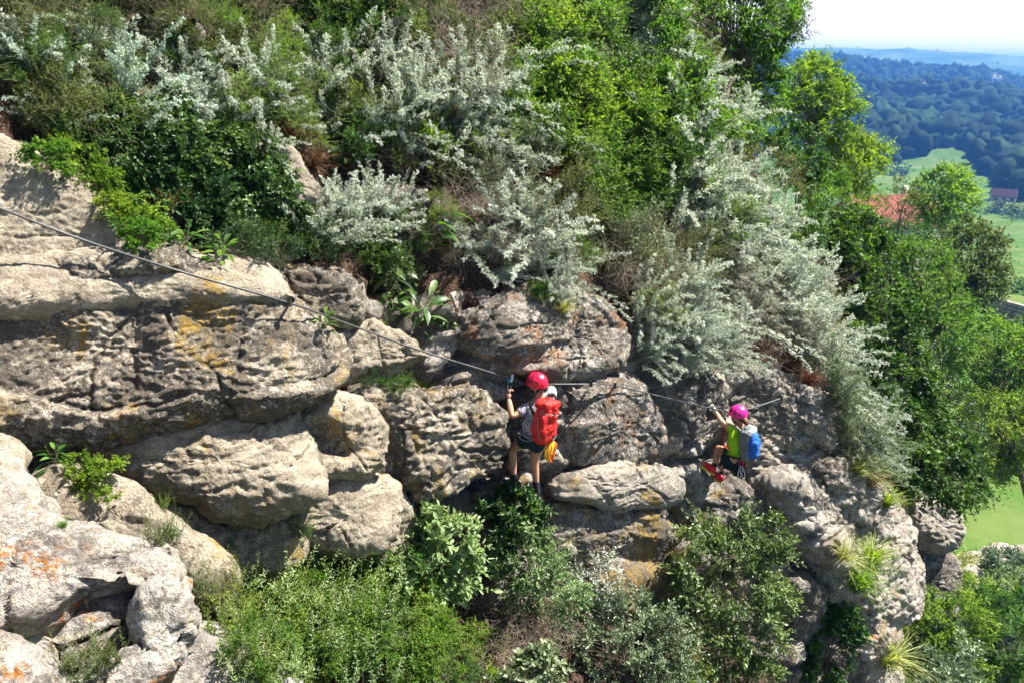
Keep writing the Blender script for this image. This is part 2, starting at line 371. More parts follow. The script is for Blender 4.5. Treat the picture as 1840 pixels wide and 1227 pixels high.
# masses behind the blocks close the wall
boulder([(545, 835), (720, 840), (735, 1000), (560, 1005)], 0.35, 0.12, TAN, 1.0, up=0.3)
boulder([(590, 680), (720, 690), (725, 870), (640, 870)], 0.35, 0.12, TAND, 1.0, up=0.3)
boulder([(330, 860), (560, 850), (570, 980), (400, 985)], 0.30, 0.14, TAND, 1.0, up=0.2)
boulder([(1325, 800), (1430, 775), (1530, 845), (1602, 950), (1632, 1110), (1540, 1125), (1440, 1040), (1375, 930)], 0.62, 0.12, NOSE, 1.2, pits=0.7, up=0.45, side=0.4, cracks=0.6)
# small ledge blocks under the second tier
boulder([(296, 918), (340, 903), (362, 928), (350, 950), (312, 948)], 0.13, 0.35, TAN, 0.7, up=0.5)
boulder([(345, 950), (372, 930), (420, 958), (452, 990), (430, 1006), (385, 985)], 0.16, 0.45, TAN, 0.7, up=0.5)
# boulder with orange lichen, right of the gully
boulder([(858, 548), (935, 522), (1040, 534), (1090, 568), (1114, 620), (1092, 658), (1010, 672), (925, 664), (846, 645), (808, 622), (826, 575)], 0.42, 0.12, LICH, 1.1, up=0.45, side=0.25, pits=0.15)
boulder([(866, 655), (960, 668), (1080, 662), (1060, 700), (985, 712), (900, 700)], 0.26, -0.05, GREY, 0.8, up=0.1, cracks=0.4)
# wall behind the first climber
boulder([(880, 700), (1000, 690), (1016, 760), (1010, 850), (960, 880), (905, 868), (902, 800)], 0.30, -0.10, GREY, 1.0, up=0.05)
boulder([(994, 694), (1040, 668), (1095, 662), (1150, 698), (1168, 790), (1120, 826), (1040, 836), (1000, 820)], 0.42, 0.16, rock_mat(0.85, 0.6, 0.2, 0.5, 0.4, (0.32, 0.14, 0.05)), 1.1, up=0.22, side=0.1, box=0.38)
boulder([(975, 850), (1040, 838), (1125, 812), (1182, 826), (1197, 888), (1140, 912), (1050, 910), (985, 895)], 0.42, 0.26, rock_mat(0.6, 0, 0.4, 0.5, 0.6), 0.9, up=0.40, side=0.2)
boulder([(955, 895), (1060, 908), (1188, 902), (1194, 985), (1140, 1040), (1010, 1040), (950, 990)], 0.36, 0.05, STAIN, 0.8, up=0.05, cracks=0.4)
boulder([(1020, 1010), (1200, 990), (1240, 1130), (1130, 1180), (1030, 1120)], 0.4, 0.05, STAIN, 0.8, up=0.05, cracks=0.4)
# right wall
boulder([(1150, 690), (1200, 652), (1272, 660), (1292, 740), (1285, 860), (1230, 900), (1188, 850), (1168, 780)], 0.45, -0.40, GREY, 1.2, up=0.10, pits=0.3, box=0.38)
boulder([(1262, 660), (1330, 645), (1400, 668), (1440, 740), (1420, 800), (1350, 800), (1296, 770)], 0.45, 0.12, rock_mat(0.8, 0, 0.1, 0.5, 0.6), 1.2, up=0.2, pits=0.4, box=0.38)
boulder([(1190, 880), (1290, 850), (1380, 850), (1400, 960), (1360, 1060), (1220, 1040), (1188, 960)], 0.5, -0.45, GREY, 1.1, up=-0.05, pits=0.2)
boulder([(1340, 790), (1420, 780), (1440, 830), (1418, 860), (1350, 866), (1322, 830)], 0.34, 0.25, NOSE, 1.2, pits=0.9, up=0.4, side=0.3, cracks=0.5)
boulder([(1420, 690), (1470, 720), (1520, 790), (1530, 850), (1470, 830), (1425, 780)], 0.50, 0.10, NOSE, 1.2, pits=0.8, up=0.25, side=0.5, cracks=0.6)
boulder([(1350, 858), (1425, 850), (1475, 900), (1520, 960), (1534, 1010), (1498, 1040), (1440, 1020), (1396, 960), (1380, 905)], 0.60, 0.45, NOSE, 1.3, pits=0.6, up=0.40, side=0.45, cracks=0.6)
boulder([(1430, 830), (1500, 830), (1560, 890), (1590, 960), (1560, 990), (1500, 940), (1455, 890)], 0.55, 0.35, NOSE, 1.3, pits=1.0, up=0.35, side=0.5, cracks=0.6)
boulder([(1500, 950), (1585, 965), (1622, 1030), (1628, 1110), (1580, 1130), (1530, 1060)], 0.60, 0.30, NOSE, 1.2, pits=0.8, up=0.25, side=0.6, cracks=0.6)
boulder([(1400, 1010), (1490, 1040), (1520, 1090), (1480, 1180), (1420, 1180), (1380, 1100)], 0.5, 0.0, GREY, 1.1, pits=0.2, up=-0.05, side=0.2)
boulder([(1535, 1075), (1572, 1090), (1584, 1160), (1580, 1260), (1530, 1260), (1525, 1150)], 0.45, 0.25, PALE, 1.1, pits=0.4, up=0.1, side=0.4, box=0.38)
boulder([(1480, 1110), (1532, 1080), (1536, 1260), (1440, 1260), (1450, 1170)], 0.45, -0.1, GREY, 1.0, up=0.0)
# foreground left
boulder([(-60, 778), (20, 785), (48, 815), (42, 845), (0, 858), (-60, 850)], 0.20, 0, TAN, 0.7, depth=5.2, up=0.3)
boulder([(30, 862), (110, 842), (190, 880), (262, 915), (300, 955), (402, 1010), (418, 1042), (400, 1085), (330, 1070), (250, 1030), (130, 985), (60, 930)], 0.32, 0, TAN, 0.7, depth=5.0, up=0.55, cracks=0.3)
boulder([(-80, 840), (20, 848), (72, 885), (82, 940), (60, 1000), (20, 1035), (-80, 1040)], 0.30, 0, PALE, 0.8, depth=4.1, up=0.4, cracks=0.4)

FORE = thing('foreground_boulder', 'pale grey boulder with orange lichen and a dark hollow, nearest the camera', 'boulder')
FM = rock_mat(0.60, 0.50, 0.0, 0.9, 0.45, (0.38, 0.14, 0.03))
boulder([(-120, 1040), (40, 1020), (180, 1030), (300, 1040), (330, 1130), (290, 1230), (120, 1300), (-120, 1300)], 0.26, 0, rock_mat(0.7, 0.3, 0.0, 0.6, 0.4), 1.0, depth=3.42, up=0.2, face=0.6, parent=FORE, name='rock_mass')
boulder([(-120, 1025), (-20, 1000), (60, 968), (150, 985), (200, 1003), (282, 988), (332, 1046), (318, 1078), (240, 1062), (170, 1075), (90, 1098), (0, 1130), (-120, 1160)], 0.26, 0, FM, 1.1, depth=3.35, up=0.45, face=0.6, cracks=0.8, parent=FORE, name='rock_lip', res=1.25)
boulder([(262, 1050), (318, 1042), (345, 1090), (348, 1130), (326, 1185), (280, 1195), (248, 1150), (240, 1095)], 0.24, 0, FM, 1.0, depth=3.25, up=0.25, parent=FORE, name='rock_corner', res=1.3)
boulder([(170, 1225), (235, 1168), (312, 1160), (325, 1192), (270, 1240), (195, 1275)], 0.17, 0, FM, 0.8, depth=3.08, up=0.4, parent=FORE, name='rock_knob', res=1.3)
boulder([(-80, 1150), (10, 1165), (80, 1215), (110, 1290), (-80, 1290)], 0.22, 0, FM, 0.9, depth=2.75, up=0.5, parent=FORE, name='rock_knob', res=1.3)
boulder([(-60, 960), (60, 930), (190, 985), (300, 990), (330, 1060), (200, 1080), (-60, 1060)], 0.30, 0, PALE, 0.9, depth=3.95, up=0.5, cracks=0.5)
boulder([(215, 1240), (300, 1150), (342, 1098), (395, 1168), (480, 1186), (520, 1235), (560, 1300), (215, 1300)], 0.26, 0, rock_mat(0.35, 0.0, 0.05, 0.6, 0.3), 0.8, depth=3.7, up=0.5, cracks=0.4)

# rocks showing through the slope
boulder([(438, 258), (500, 258), (552, 296), (578, 350), (545, 398), (485, 375), (445, 315)], 0.35, 0.15, rock_mat(0.5, 0, 0.4, 0.3, 0.8), 0.8, up=0.4, cracks=0.2)
boulder([(650, 345), (740, 332), (815, 372), (790, 430), (700, 430), (650, 400)], 0.30, 0.05, GREY, 0.9, up=0.2)
boulder([(250, 30), (330, 20), (370, 80), (330, 125), (262, 105)], 0.35, 0.1, GREY, 0.9, up=0.2)
# neighbouring rock pillar and the outcrop at the edge of the lawn
PILL = thing('rock_pillar', 'grey rock pillar standing beyond the right end of the cliff', 'rock pillar')
boulder([(1612, 905), (1650, 888), (1692, 905), (1712, 955), (1700, 990), (1650, 992), (1618, 960)], 0.9, 0, NOSE, 1.6, pits=0.6, depth=22, up=0.2, parent=PILL, name='rock_head', res=0.6)
boulder([(1600, 930), (1640, 960), (1700, 985), (1706, 1060), (1690, 1110), (1600, 1110), (1585, 1010)], 0.9, 0, GREY, 1.4, depth=22.4, up=0.0, parent=PILL, name='rock_shaft', res=0.6)
for k, (poly, d_, lab) in enumerate([
    ([(1716, 1000), (1745, 990), (1765, 1003), (1758, 1022), (1722, 1024)], 29, 'pale flat rock at the left end of the lawn edge'),
    ([(1760, 985), (1800, 975), (1822, 990), (1812, 1010), (1770, 1012)], 30, 'pale rounded rock in the middle of the lawn edge'),
    ([(1815, 985), (1850, 978), (1870, 1000), (1850, 1015), (1820, 1012)], 30, 'pale rock at the picture edge beside the lawn'),
    ([(1690, 1030), (1730, 1010), (1762, 1030), (1758, 1080), (1700, 1085)], 27, 'grey rock face below the lawn edge')]):
    r_ = thing('lawn_rock', lab, 'rock'); boulder(poly, 0.6, 0, PALE, 1.0, depth=d_, up=0.4, parent=r_, name='rock_mass', res=0.5)

boulder([(-260, 1060), (60, 1080), (330, 1130), (480, 1260), (420, 1700), (-260, 1800)], 0.7, 0, PALE, 1.0, depth=4.05, up=0.3, face=0.6, parent=FORE, name='rock_mass', res=0.4)
boulder([(-420, 860), (-60, 850), (60, 960), (20, 1120), (-200, 1300), (-460, 1300)], 0.6, 0, PALE, 1.0, depth=4.4, up=0.3, face=0.6, parent=FORE, name='rock_mass', res=0.4)

# ------------------------------------------------------------------ terrain: one sheet out to the horizon
AZ_K = np.radians([-180, 5, 12, 19, 22, 24, 26, 28, 30, 32, 34, 38, 60, 180])
FRONT = np.tan(np.radians([-1.0, -1.0, -1.2, -1.25, -1.6, -1.9, -1.9, -1.75, -1.6, -1.9, -2.6, -3.0, -3.0, -1.0]))
BACK = np.tan(np.radians([0.1, 0.2, 0.2, 0.10, 0.0, -0.30, -0.55, -0.75, -0.75, -1.2, -1.7, -2.0, -2.0, 0.1]))
FARM = np.tan(np.radians([0.5, 0.6, 0.6, 0.62, 0.70, 0.62, 0.78, 0.60, 0.5, 0.42, 0.55, 0.6, 0.6, 0.5]))
R_K = np.array([0, 8, 20, 27, 33, 45, 60, 96, 100, 130, 180, 300, 430, 540, 950, 1150, 1450, 1650, 1800, 2100, 2500, 4000])
def terrain_z(az, r):
    f = np.interp(az, AZ_K, FRONT); b = np.interp(az, AZ_K, BACK); m = np.interp(az, AZ_K, FARM)
    near = [-20, -19.5, -18.5, -19.5, -20.5, -22, -22.8, -23.8, -26, -33, -43, -55, -59, -60]
    lw = 1450.0; Z = [np.full_like(f, q) for q in near] + [950 * f, np.minimum(950 * f, 1450 * b) - 16, lw * b, np.full_like(f, -62), np.full_like(f, -58), np.full_like(f, -38), 2500 * m, np.full_like(f, 10)]
    Z = np.stack(Z, -1); idx = np.clip(np.searchsorted(R_K, r, side='right') - 1, 0, len(R_K) - 2)
    t = (r - R_K[idx]) / (R_K[idx + 1] - R_K[idx]); t = t * t * (3 - 2 * t) * 0.5 + t * 0.5
    ii = np.arange(len(f)) if Z.ndim == 2 else None
    z = Z[ii, idx] * (1 - t) + Z[ii, idx + 1] * t
    x, y = r * np.sin(az), r * np.cos(az); p = np.stack([x, y, 0 * x], -1)
    amp = np.interp(r, [0, 40, 60, 300, 540, 700, 950, 1200, 1700, 2100, 2500, 9000], [0.4, 0.5, 0.5, 1.5, 1.5, 14, 3.0, 5, 3, 3, 5, 5])
    sc = np.interp(r, [0, 60, 300, 700, 2500, 9000], [9, 20, 90, 190, 500, 1200])
    sc = np.where(r < 540, sc, np.where(r < 1650, 190.0, 300.0))
    return z + amp * fbm(p / sc[:, None], 4)
def terrain_at(px, py):                       # where the ray meets the terrain
    d = ray(px, py); h = math.hypot(d[0], d[1]); az = math.atan2(d[0], d[1])
    R = np.geomspace(18, 9000, 6000); z = terrain_z(np.full_like(R, az), R); zr = R * d[2] / h
    k = np.nonzero(zr < z)[0]; r = R[k[0]] if len(k) else 900.0
    return np.array([r * math.sin(az), r * math.cos(az), float(terrain_z(np.array([az]), np.array([r]))[0])])

def terrain_mat():
    m, n, l, out = newmat('valley_ground'); b = n.new('ShaderNodeBsdfPrincipled'); l.new(b.outputs[0], out.inputs[0])
    tc = n.new('ShaderNodeTexCoord'); v = tc.outputs['Object']
    at_ = n.new('ShaderNodeAttribute'); at_.attribute_name = 'tint'; fac = at_.outputs['Fac']     # 0 meadow, 1 wood floor, 2 far patchwork
    mead = ramp(n, l, nz(n, l, 0.35, 6, 0.65, v), [(0.3, (0.035, 0.085, 0.018)), (0.55, (0.055, 0.12, 0.022)), (0.72, (0.10, 0.15, 0.04))])
    mead = mixc(n, l, band(n, l, nz(n, l, 6, 4, 0.7, v), 0.48, 0.66), mead, (0.08, 0.15, 0.028))
    mead = mixc(n, l, maths(n, l, 'MULTIPLY', band(n, l, nz(n, l, 0.06, 5, 0.65, v, 0.8), 0.45, 0.62), 0.65), mead, (0.13, 0.16, 0.05))
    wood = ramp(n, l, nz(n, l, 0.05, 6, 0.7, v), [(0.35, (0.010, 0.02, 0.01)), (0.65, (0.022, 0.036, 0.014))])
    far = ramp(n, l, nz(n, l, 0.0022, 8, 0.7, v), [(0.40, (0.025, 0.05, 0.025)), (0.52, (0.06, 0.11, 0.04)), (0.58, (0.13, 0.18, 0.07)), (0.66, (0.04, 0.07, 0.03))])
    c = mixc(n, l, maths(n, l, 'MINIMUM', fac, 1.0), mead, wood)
    c = mixc(n, l, maths(n, l, 'SUBTRACT', fac, 1.0, True), c, far)
    l.new(c, b.inputs['Base Color']); b.inputs['Roughness'].default_value = 1.0; b.inputs['Specular IOR Level'].default_value = 0.05
    bp = n.new('ShaderNodeBump'); bp.inputs['Strength'].default_value = 0.6; bp.inputs['Distance'].default_value = 0.12
    l.new(nz(n, l, 9, 3, 0.7, v), bp.inputs['Height']); l.new(bp.outputs[0], b.inputs['Normal'])
    return m
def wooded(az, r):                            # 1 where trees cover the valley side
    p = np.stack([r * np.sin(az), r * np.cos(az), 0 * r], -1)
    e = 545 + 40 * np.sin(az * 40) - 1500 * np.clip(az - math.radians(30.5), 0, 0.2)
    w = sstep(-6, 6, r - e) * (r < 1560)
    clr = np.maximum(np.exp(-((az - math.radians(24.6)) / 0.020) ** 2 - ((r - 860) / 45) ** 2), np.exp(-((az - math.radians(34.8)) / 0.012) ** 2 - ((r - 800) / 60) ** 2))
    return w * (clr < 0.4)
def build_terrain():
    azs = np.radians(np.concatenate([np.arange(-180, 8, 4.0), np.arange(8, 42, 0.2), np.arange(42, 180, 4.0)]))
    rs = np.concatenate([np.geomspace(6, 120, 110), np.geomspace(122, 1800, 200), np.geomspace(1820, 4000, 80)])
    A = np.repeat(azs, len(rs)); Rr = np.tile(rs, len(azs)); z = terrain_z(A, Rr)
    V = np.stack([Rr * np.sin(A), Rr * np.cos(A), z], -1)
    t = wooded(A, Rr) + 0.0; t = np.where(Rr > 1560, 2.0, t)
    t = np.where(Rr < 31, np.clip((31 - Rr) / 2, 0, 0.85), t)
    Q = grid_quads(len(azs), len(rs), True)
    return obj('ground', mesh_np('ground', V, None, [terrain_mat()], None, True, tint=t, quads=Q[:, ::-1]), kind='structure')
GROUND = build_terrain()

# far wood: crowns too many and too far to count
def leaf_mat(name, stops, trans=0.35, rough=0.45, spec=0.4, tcol=None, hue=0.05):
    m, n, l, out = newmat(name)
    at_ = n.new('ShaderNodeAttribute'); at_.attribute_name = 'tint'
    oi = n.new('ShaderNodeObjectInfo')
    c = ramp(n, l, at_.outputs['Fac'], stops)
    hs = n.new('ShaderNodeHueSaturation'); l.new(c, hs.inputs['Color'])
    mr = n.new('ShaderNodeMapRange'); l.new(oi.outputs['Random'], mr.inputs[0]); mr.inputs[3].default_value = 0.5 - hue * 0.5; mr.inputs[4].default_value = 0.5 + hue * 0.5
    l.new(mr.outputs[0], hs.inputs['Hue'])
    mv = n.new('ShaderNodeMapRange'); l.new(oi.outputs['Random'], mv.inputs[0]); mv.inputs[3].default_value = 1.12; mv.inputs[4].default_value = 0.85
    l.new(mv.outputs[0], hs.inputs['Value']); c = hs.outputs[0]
    b = n.new('ShaderNodeBsdfPrincipled'); l.new(c, b.inputs['Base Color']); b.inputs['Roughness'].default_value = rough; b.inputs['Specular IOR Level'].default_value = spec
    if trans > 0:
        t = n.new('ShaderNodeBsdfTranslucent')
        l.new(mixc(n, l, 1.0, c, tcol or (1.5, 1.6, 0.6), 'MULTIPLY'), t.inputs['Color'])
        mx = n.new('ShaderNodeMixShader'); mx.inputs[0].default_value = trans; l.new(b.outputs[0], mx.inputs[1]); l.new(t.outputs[0], mx.inputs[2]); l.new(mx.outputs[0], out.inputs[0])
    else: l.new(b.outputs[0], out.inputs[0])
    return m
def ico(sub):
    bm = bmesh.new(); bmesh.ops.create_icosphere(bm, subdivisions=sub, radius=1.0)
    V = np.array([v.co[:] for v in bm.verts]); T = np.array([[v.index for v in f.verts] for f in bm.faces]); bm.free(); return V, T
def build_forest():
    g = np.random.default_rng(21)
    n = 26000; az = np.radians(g.uniform(11, 40, n)); r = np.sqrt(g.uniform(400 ** 2, 1560 ** 2, n))
    k = wooded(az, r) > 0.5; az, r = az[k], r[k]
    # thin out by a minimum spacing on a coarse grid
    cell = {}; keep = []
    for i in range(len(az)):
        x, y = r[i] * math.sin(az[i]), r[i] * math.cos(az[i]); s = 7.0 if r[i] < 900 else 8.5; key = (int(x // s), int(y // s))
        if key in cell: continue
        cell[key] = 1; keep.append(i)
    az, r = az[keep], r[keep]; z = terrain_z(az, r)
    # hedgerow clumps in the fields
    P = np.stack([r * np.sin(az), r * np.cos(az), z], -1)
    V2, T2 = ico(2); V1, T1 = ico(1); Vs, Ts, tn = [], [], []; off = 0
    for i, p in enumerate(P):
        V, T = (V2, T2) if r[i] < 850 else (V1, T1)
        R = float(np.clip(4.6 * np.exp(0.32 * g.normal()), 2.4, 8.5)); q = V * np.array([R, R, R * g.uniform(0.8, 1.35)])
        q = q * (1 + 0.27 * g.normal(size=len(V)))[:, None] + p + np.array([0, 0, R * 0.9])
        Vs.append(q); Ts.append(T + off); off += len(V); tn.append(np.full(len(V), g.random()) + 0.12 * g.normal(size=len(V)))
    m = leaf_mat('far_foliage', [(0.0, (0.010, 0.022, 0.012)), (0.5, (0.018, 0.036, 0.016)), (1.0, (0.034, 0.058, 0.022))], 0.0, 0.9, 0.05)
    return obj('forest', mesh_np('forest', np.concatenate(Vs), np.concatenate(Ts), [m], None, False, tint=np.concatenate(tn)), kind='stuff', label='dark blue-green wood covering the far valley side', category='forest')
FOREST = build_forest()

# haze box
def build_haze():
    m, n, l, out = newmat('haze'); pv = n.new('ShaderNodeVolumePrincipled'); l.new(pv.outputs[0], out.inputs['Volume'])
    pv.inputs['Color'].default_value = (0.11, 0.36, 1.0, 1); pv.inputs['Density'].default_value = 0.00032; pv.inputs['Anisotropy'].default_value = 0.2
    bm = bmesh.new(); bmesh.ops.create_cube(bm, size=1.0)
    for v in bm.verts: v.co = Vector((v.co.x * 9000, v.co.y * 9000, -90 + (v.co.z + 0.5) * 134))
    me = bpy.data.meshes.new('haze'); bm.to_mesh(me); bm.free(); me.materials.append(m)
    return obj('haze', me, kind='stuff', label='thin blue haze filling the valley air', category='haze')
build_haze()

# ------------------------------------------------------------------ plant building blocks
def unit(a): return a / (np.linalg.norm(a, axis=-1, keepdims=True) + 1e-9)
def leaf_faces(P, D, Nn, L, W, fold=0.25, tip=0.08, oval=False, tint=None):
    """Folded kite (2 triangles) or oval (6 triangles) leaves; P base, D direction, Nn rough normal."""
    D = unit(D); S = unit(np.cross(D, Nn)); U = np.cross(S, D); L = L[:, None]; W = W[:, None]; n = len(P)
    if not oval:
        V = np.stack([P, P + D * L * 0.42 + S * W * 0.5 + U * fold * W, P + D * L - U * tip * L, P + D * L * 0.42 - S * W * 0.5 + U * fold * W], 1)
        f = np.array([[0, 1, 2], [0, 2, 3]]); k = 4
    else:
        V = np.stack([P, P + D * L * 0.25 + S * W * 0.40 + U * fold * W, P + D * L * 0.62 + S * W * 0.45 + U * (fold * W - tip * L * 0.4), P + D * L - U * tip * L * 1.4,
                      P + D * L * 0.62 - S * W * 0.45 + U * (fold * W - tip * L * 0.4), P + D * L * 0.25 - S * W * 0.40 + U * fold * W, P + D * L * 0.5 - U * tip * L * 0.3], 1)
        f = np.array([[0, 1, 6], [1, 2, 6], [2, 3, 6], [3, 4, 6], [4, 5, 6], [5, 0, 6]]); k = 7
    T = (np.arange(n) * k)[:, None, None] + f[None]
    tn = np.repeat(tint if tint is not None else rng.random(n), k)
    return V.reshape(-1, 3), T.reshape(-1, 3), tn
def tubes(Pk, r0, r1, sides=3):
    """Pk (n, k, 3) polylines; r0, r1 start and end radii (n,)."""
    n, k, _ = Pk.shape
    Tn = unit(np.gradient(Pk, axis=1)); ref = np.where(np.abs(Tn[..., 2:3]) > 0.9, np.array([1.0, 0, 0]), np.array([0, 0, 1.0]))
    A = unit(np.cross(Tn, ref)); B = np.cross(Tn, A)
    t = np.linspace(0, 1, k)[None]; r = (np.asarray(r0)[:, None] * (1 - t) + np.asarray(r1)[:, None] * t)
    th = np.arange(sides) * 2 * math.pi / sides
    V = Pk[:, :, None] + r[:, :, None, None] * (A[:, :, None] * np.cos(th)[None, None, :, None] + B[:, :, None] * np.sin(th)[None, None, :, None])
    i = np.arange(k - 1)[:, None] * sides; j = np.arange(sides)[None]; j2 = (j + 1) % sides
    f = np.concatenate([np.stack([i + j, i + j2, i + sides + j2], -1).reshape(-1, 3), np.stack([i + j, i + sides + j2, i + sides + j], -1).reshape(-1, 3)])
    T = (np.arange(n) * k * sides)[:, None, None] + f[None]
    return V.reshape(-1, 3), T.reshape(-1, 3)
class Bag:
    def __init__(self): self.V, self.T, self.t, self.n = [], [], [], 0
    def add(self, V, T, t=None):
        self.V.append(V); self.T.append(T + self.n); self.t.append(np.full(len(V), 0.5) if t is None else t); self.n += len(V)
    def mesh(self, name, mat):
        return mesh_np(name, np.concatenate(self.V), np.concatenate(self.T), [mat], None, False, tint=np.concatenate(self.t))

def twig_cloud(g, C, R, O, tw, lv, L, W, up=0.35, droop=0.15, out=0.7, oval=False, side=0.85, jit=0.6):
    """Leafy twigs radiating from clump centres C (radius R) away from O."""
    m = len(C); c = np.repeat(C, tw, 0); r = np.repeat(R, tw); n = len(c)
    u = g.normal(size=(n, 3)) + out * 1.5 * unit(c - O) + np.array([0, 0, up * 1.5]); u = unit(u)
    ln = r * g.uniform(0.45, 1.2, n); s = c + 0.25 * r[:, None] * g.normal(size=(n, 3))
    t = np.linspace(0, 1, 3)[None, :, None]
    Pk = s[:, None] + u[:, None] * ln[:, None, None] * t + np.array([0, 0, -1.0]) * (droop * ln)[:, None, None] * t ** 2
    tl = np.clip(np.linspace(0.15, 1.0, lv)[None] + g.uniform(-0.06, 0.06, (n, lv)), 0.05, 1.03)[..., None]
    P = s[:, None] + u[:, None] * ln[:, None, None] * tl + np.array([0, 0, -1.0]) * (droop * ln)[:, None, None] * tl ** 2
    a = unit(np.cross(u, g.normal(size=(n, 3))))[:, None]; alt = np.where(np.arange(lv) % 2, 1.0, -1.0)[None, :, None]
    D = u[:, None] * 0.6 + a * alt * side + jit * 0.6 * g.normal(size=(n, lv, 3)); D[:, -1] = u + 0.2 * g.normal(size=(n, 3))
    Nn = np.array([0, 0, 1.0]) * 0.8 + 0.5 * u[:, None] + jit * g.normal(size=(n, lv, 3))
    cs_ = np.repeat(g.uniform(0.7, 1.3, m), tw * lv); Ln = L * cs_ * g.uniform(0.55, 1.25, n * lv); Wn = W * cs_ * g.uniform(0.6, 1.2, n * lv)
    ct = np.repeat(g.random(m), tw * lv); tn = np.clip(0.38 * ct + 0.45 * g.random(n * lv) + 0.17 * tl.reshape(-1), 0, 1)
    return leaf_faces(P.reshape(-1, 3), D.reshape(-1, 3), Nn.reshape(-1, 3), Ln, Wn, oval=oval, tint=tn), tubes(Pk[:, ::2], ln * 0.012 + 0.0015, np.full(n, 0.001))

def bezier(A, B, g, sag=0.25, k=6):
    A = np.atleast_2d(A); B = np.atleast_2d(B); n = max(len(A), len(B)); A = np.broadcast_to(A, (n, 3)); B = np.broadcast_to(B, (n, 3))
    ln = np.linalg.norm(B - A, axis=1)[:, None]; M = (A + B) / 2 + sag * ln * (0.5 * g.normal(size=(n, 3)) + np.array([0, 0, 0.35]))
    t = np.linspace(0, 1, k)[None, :, None]
    return A[:, None] * (1 - t) ** 2 + 2 * M[:, None] * t * (1 - t) + B[:, None] * t ** 2

# --- prototypes, one metre tall, rooted at the origin
def proto_wormwood(seed, stems=34, lean=0.0):
    g = np.random.default_rng(seed); n = stems
    th = g.uniform(0, 2 * math.pi, n); sp = np.abs(g.normal(0, 0.45, n)) + 0.08
    d = unit(np.stack([np.cos(th) * sp + lean, np.sin(th) * sp, np.ones(n)], -1)); L = g.uniform(0.6, 1.25, n)
    k = 7; t = np.linspace(0, 1, k)[None, :, None]
    bend = unit(np.stack([np.cos(th), np.sin(th), -0.9 * np.ones(n)], -1)) * (g.uniform(0.05, 0.35, n) + 0.2 * abs(lean))[:, None] * L[:, None]
    b0 = 0.10 * g.normal(size=(n, 3)) * np.array([1, 1, 0])
    Pk = b0[:, None] + d[:, None] * L[:, None, None] * t + bend[:, None] * t ** 2.2
    bag, st = Bag(), Bag(); st.add(*tubes(Pk, np.full(n, 0.006), np.full(n, 0.002)))
    m = 40; tb = np.clip(np.linspace(0.22, 1.0, m)[None] + g.uniform(-0.02, 0.02, (n, m)), 0, 1)[..., None]
    S = b0[:, None] + d[:, None] * L[:, None, None] * tb + bend[:, None] * tb ** 2.2
    tan = unit(d[:, None] * L[:, None, None] + 2.2 * bend[:, None] * tb ** 1.2)
    rad = unit(np.cross(tan, g.normal(size=(n, m, 3)))); bl = (0.03 + 0.085 * (1 - tb) ** 0.7 * np.minimum(1, tb * 3)) * g.uniform(0.6, 1.2, (n, m, 1))
    bd = unit(tan * 0.85 + rad * 0.75)
    q = 8; tq = np.linspace(0.1, 1.0, q)[None, None, :, None]
    P = S[:, :, None] + bd[:, :, None] * bl[:, :, None] * tq
    D = bd[:, :, None] * 0.8 + 0.55 * g.normal(size=(n, m, q, 3)); N_ = g.normal(size=(n, m, q, 3)) + np.array([0, 0, 0.8])
    cnt = n * m * q
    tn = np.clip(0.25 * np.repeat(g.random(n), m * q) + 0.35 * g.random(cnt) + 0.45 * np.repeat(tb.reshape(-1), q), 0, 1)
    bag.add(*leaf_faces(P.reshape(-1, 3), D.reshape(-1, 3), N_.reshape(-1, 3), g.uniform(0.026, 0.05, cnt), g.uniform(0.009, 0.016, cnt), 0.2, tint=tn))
    return bag, st
def proto_shrub(seed, clumps=26, tw=15, lv=10, L=0.05, W=0.026, wide=0.55, up=0.35, droop=0.15, oval=False):
    g = np.random.default_rng(seed)
    u = unit(g.normal(size=(clumps, 3))); u[:, 2] = np.abs(u[:, 2]) * 0.9 - 0.05
    C = u * (g.uniform(0.45, 1.0, clumps) ** 0.6)[:, None] * np.array([wide, wide, 0.62]) + np.array([0, 0, 0.25]); C[:, 2] = np.maximum(C[:, 2], 0.06)
    C += 0.09 * g.normal(size=C.shape)
    R = g.uniform(0.16, 0.30, clumps)
    bag, st = Bag(), Bag()
    lf, tb = twig_cloud(g, C, R, np.array([0, 0, 0.1]), tw, lv, L, W, up, droop, oval=oval); bag.add(*lf); st.add(*tb)
    st.add(*tubes(bezier(np.zeros(3), C, g, 0.25), np.full(clumps, 0.010), np.full(clumps, 0.004), 4))
    return bag, st
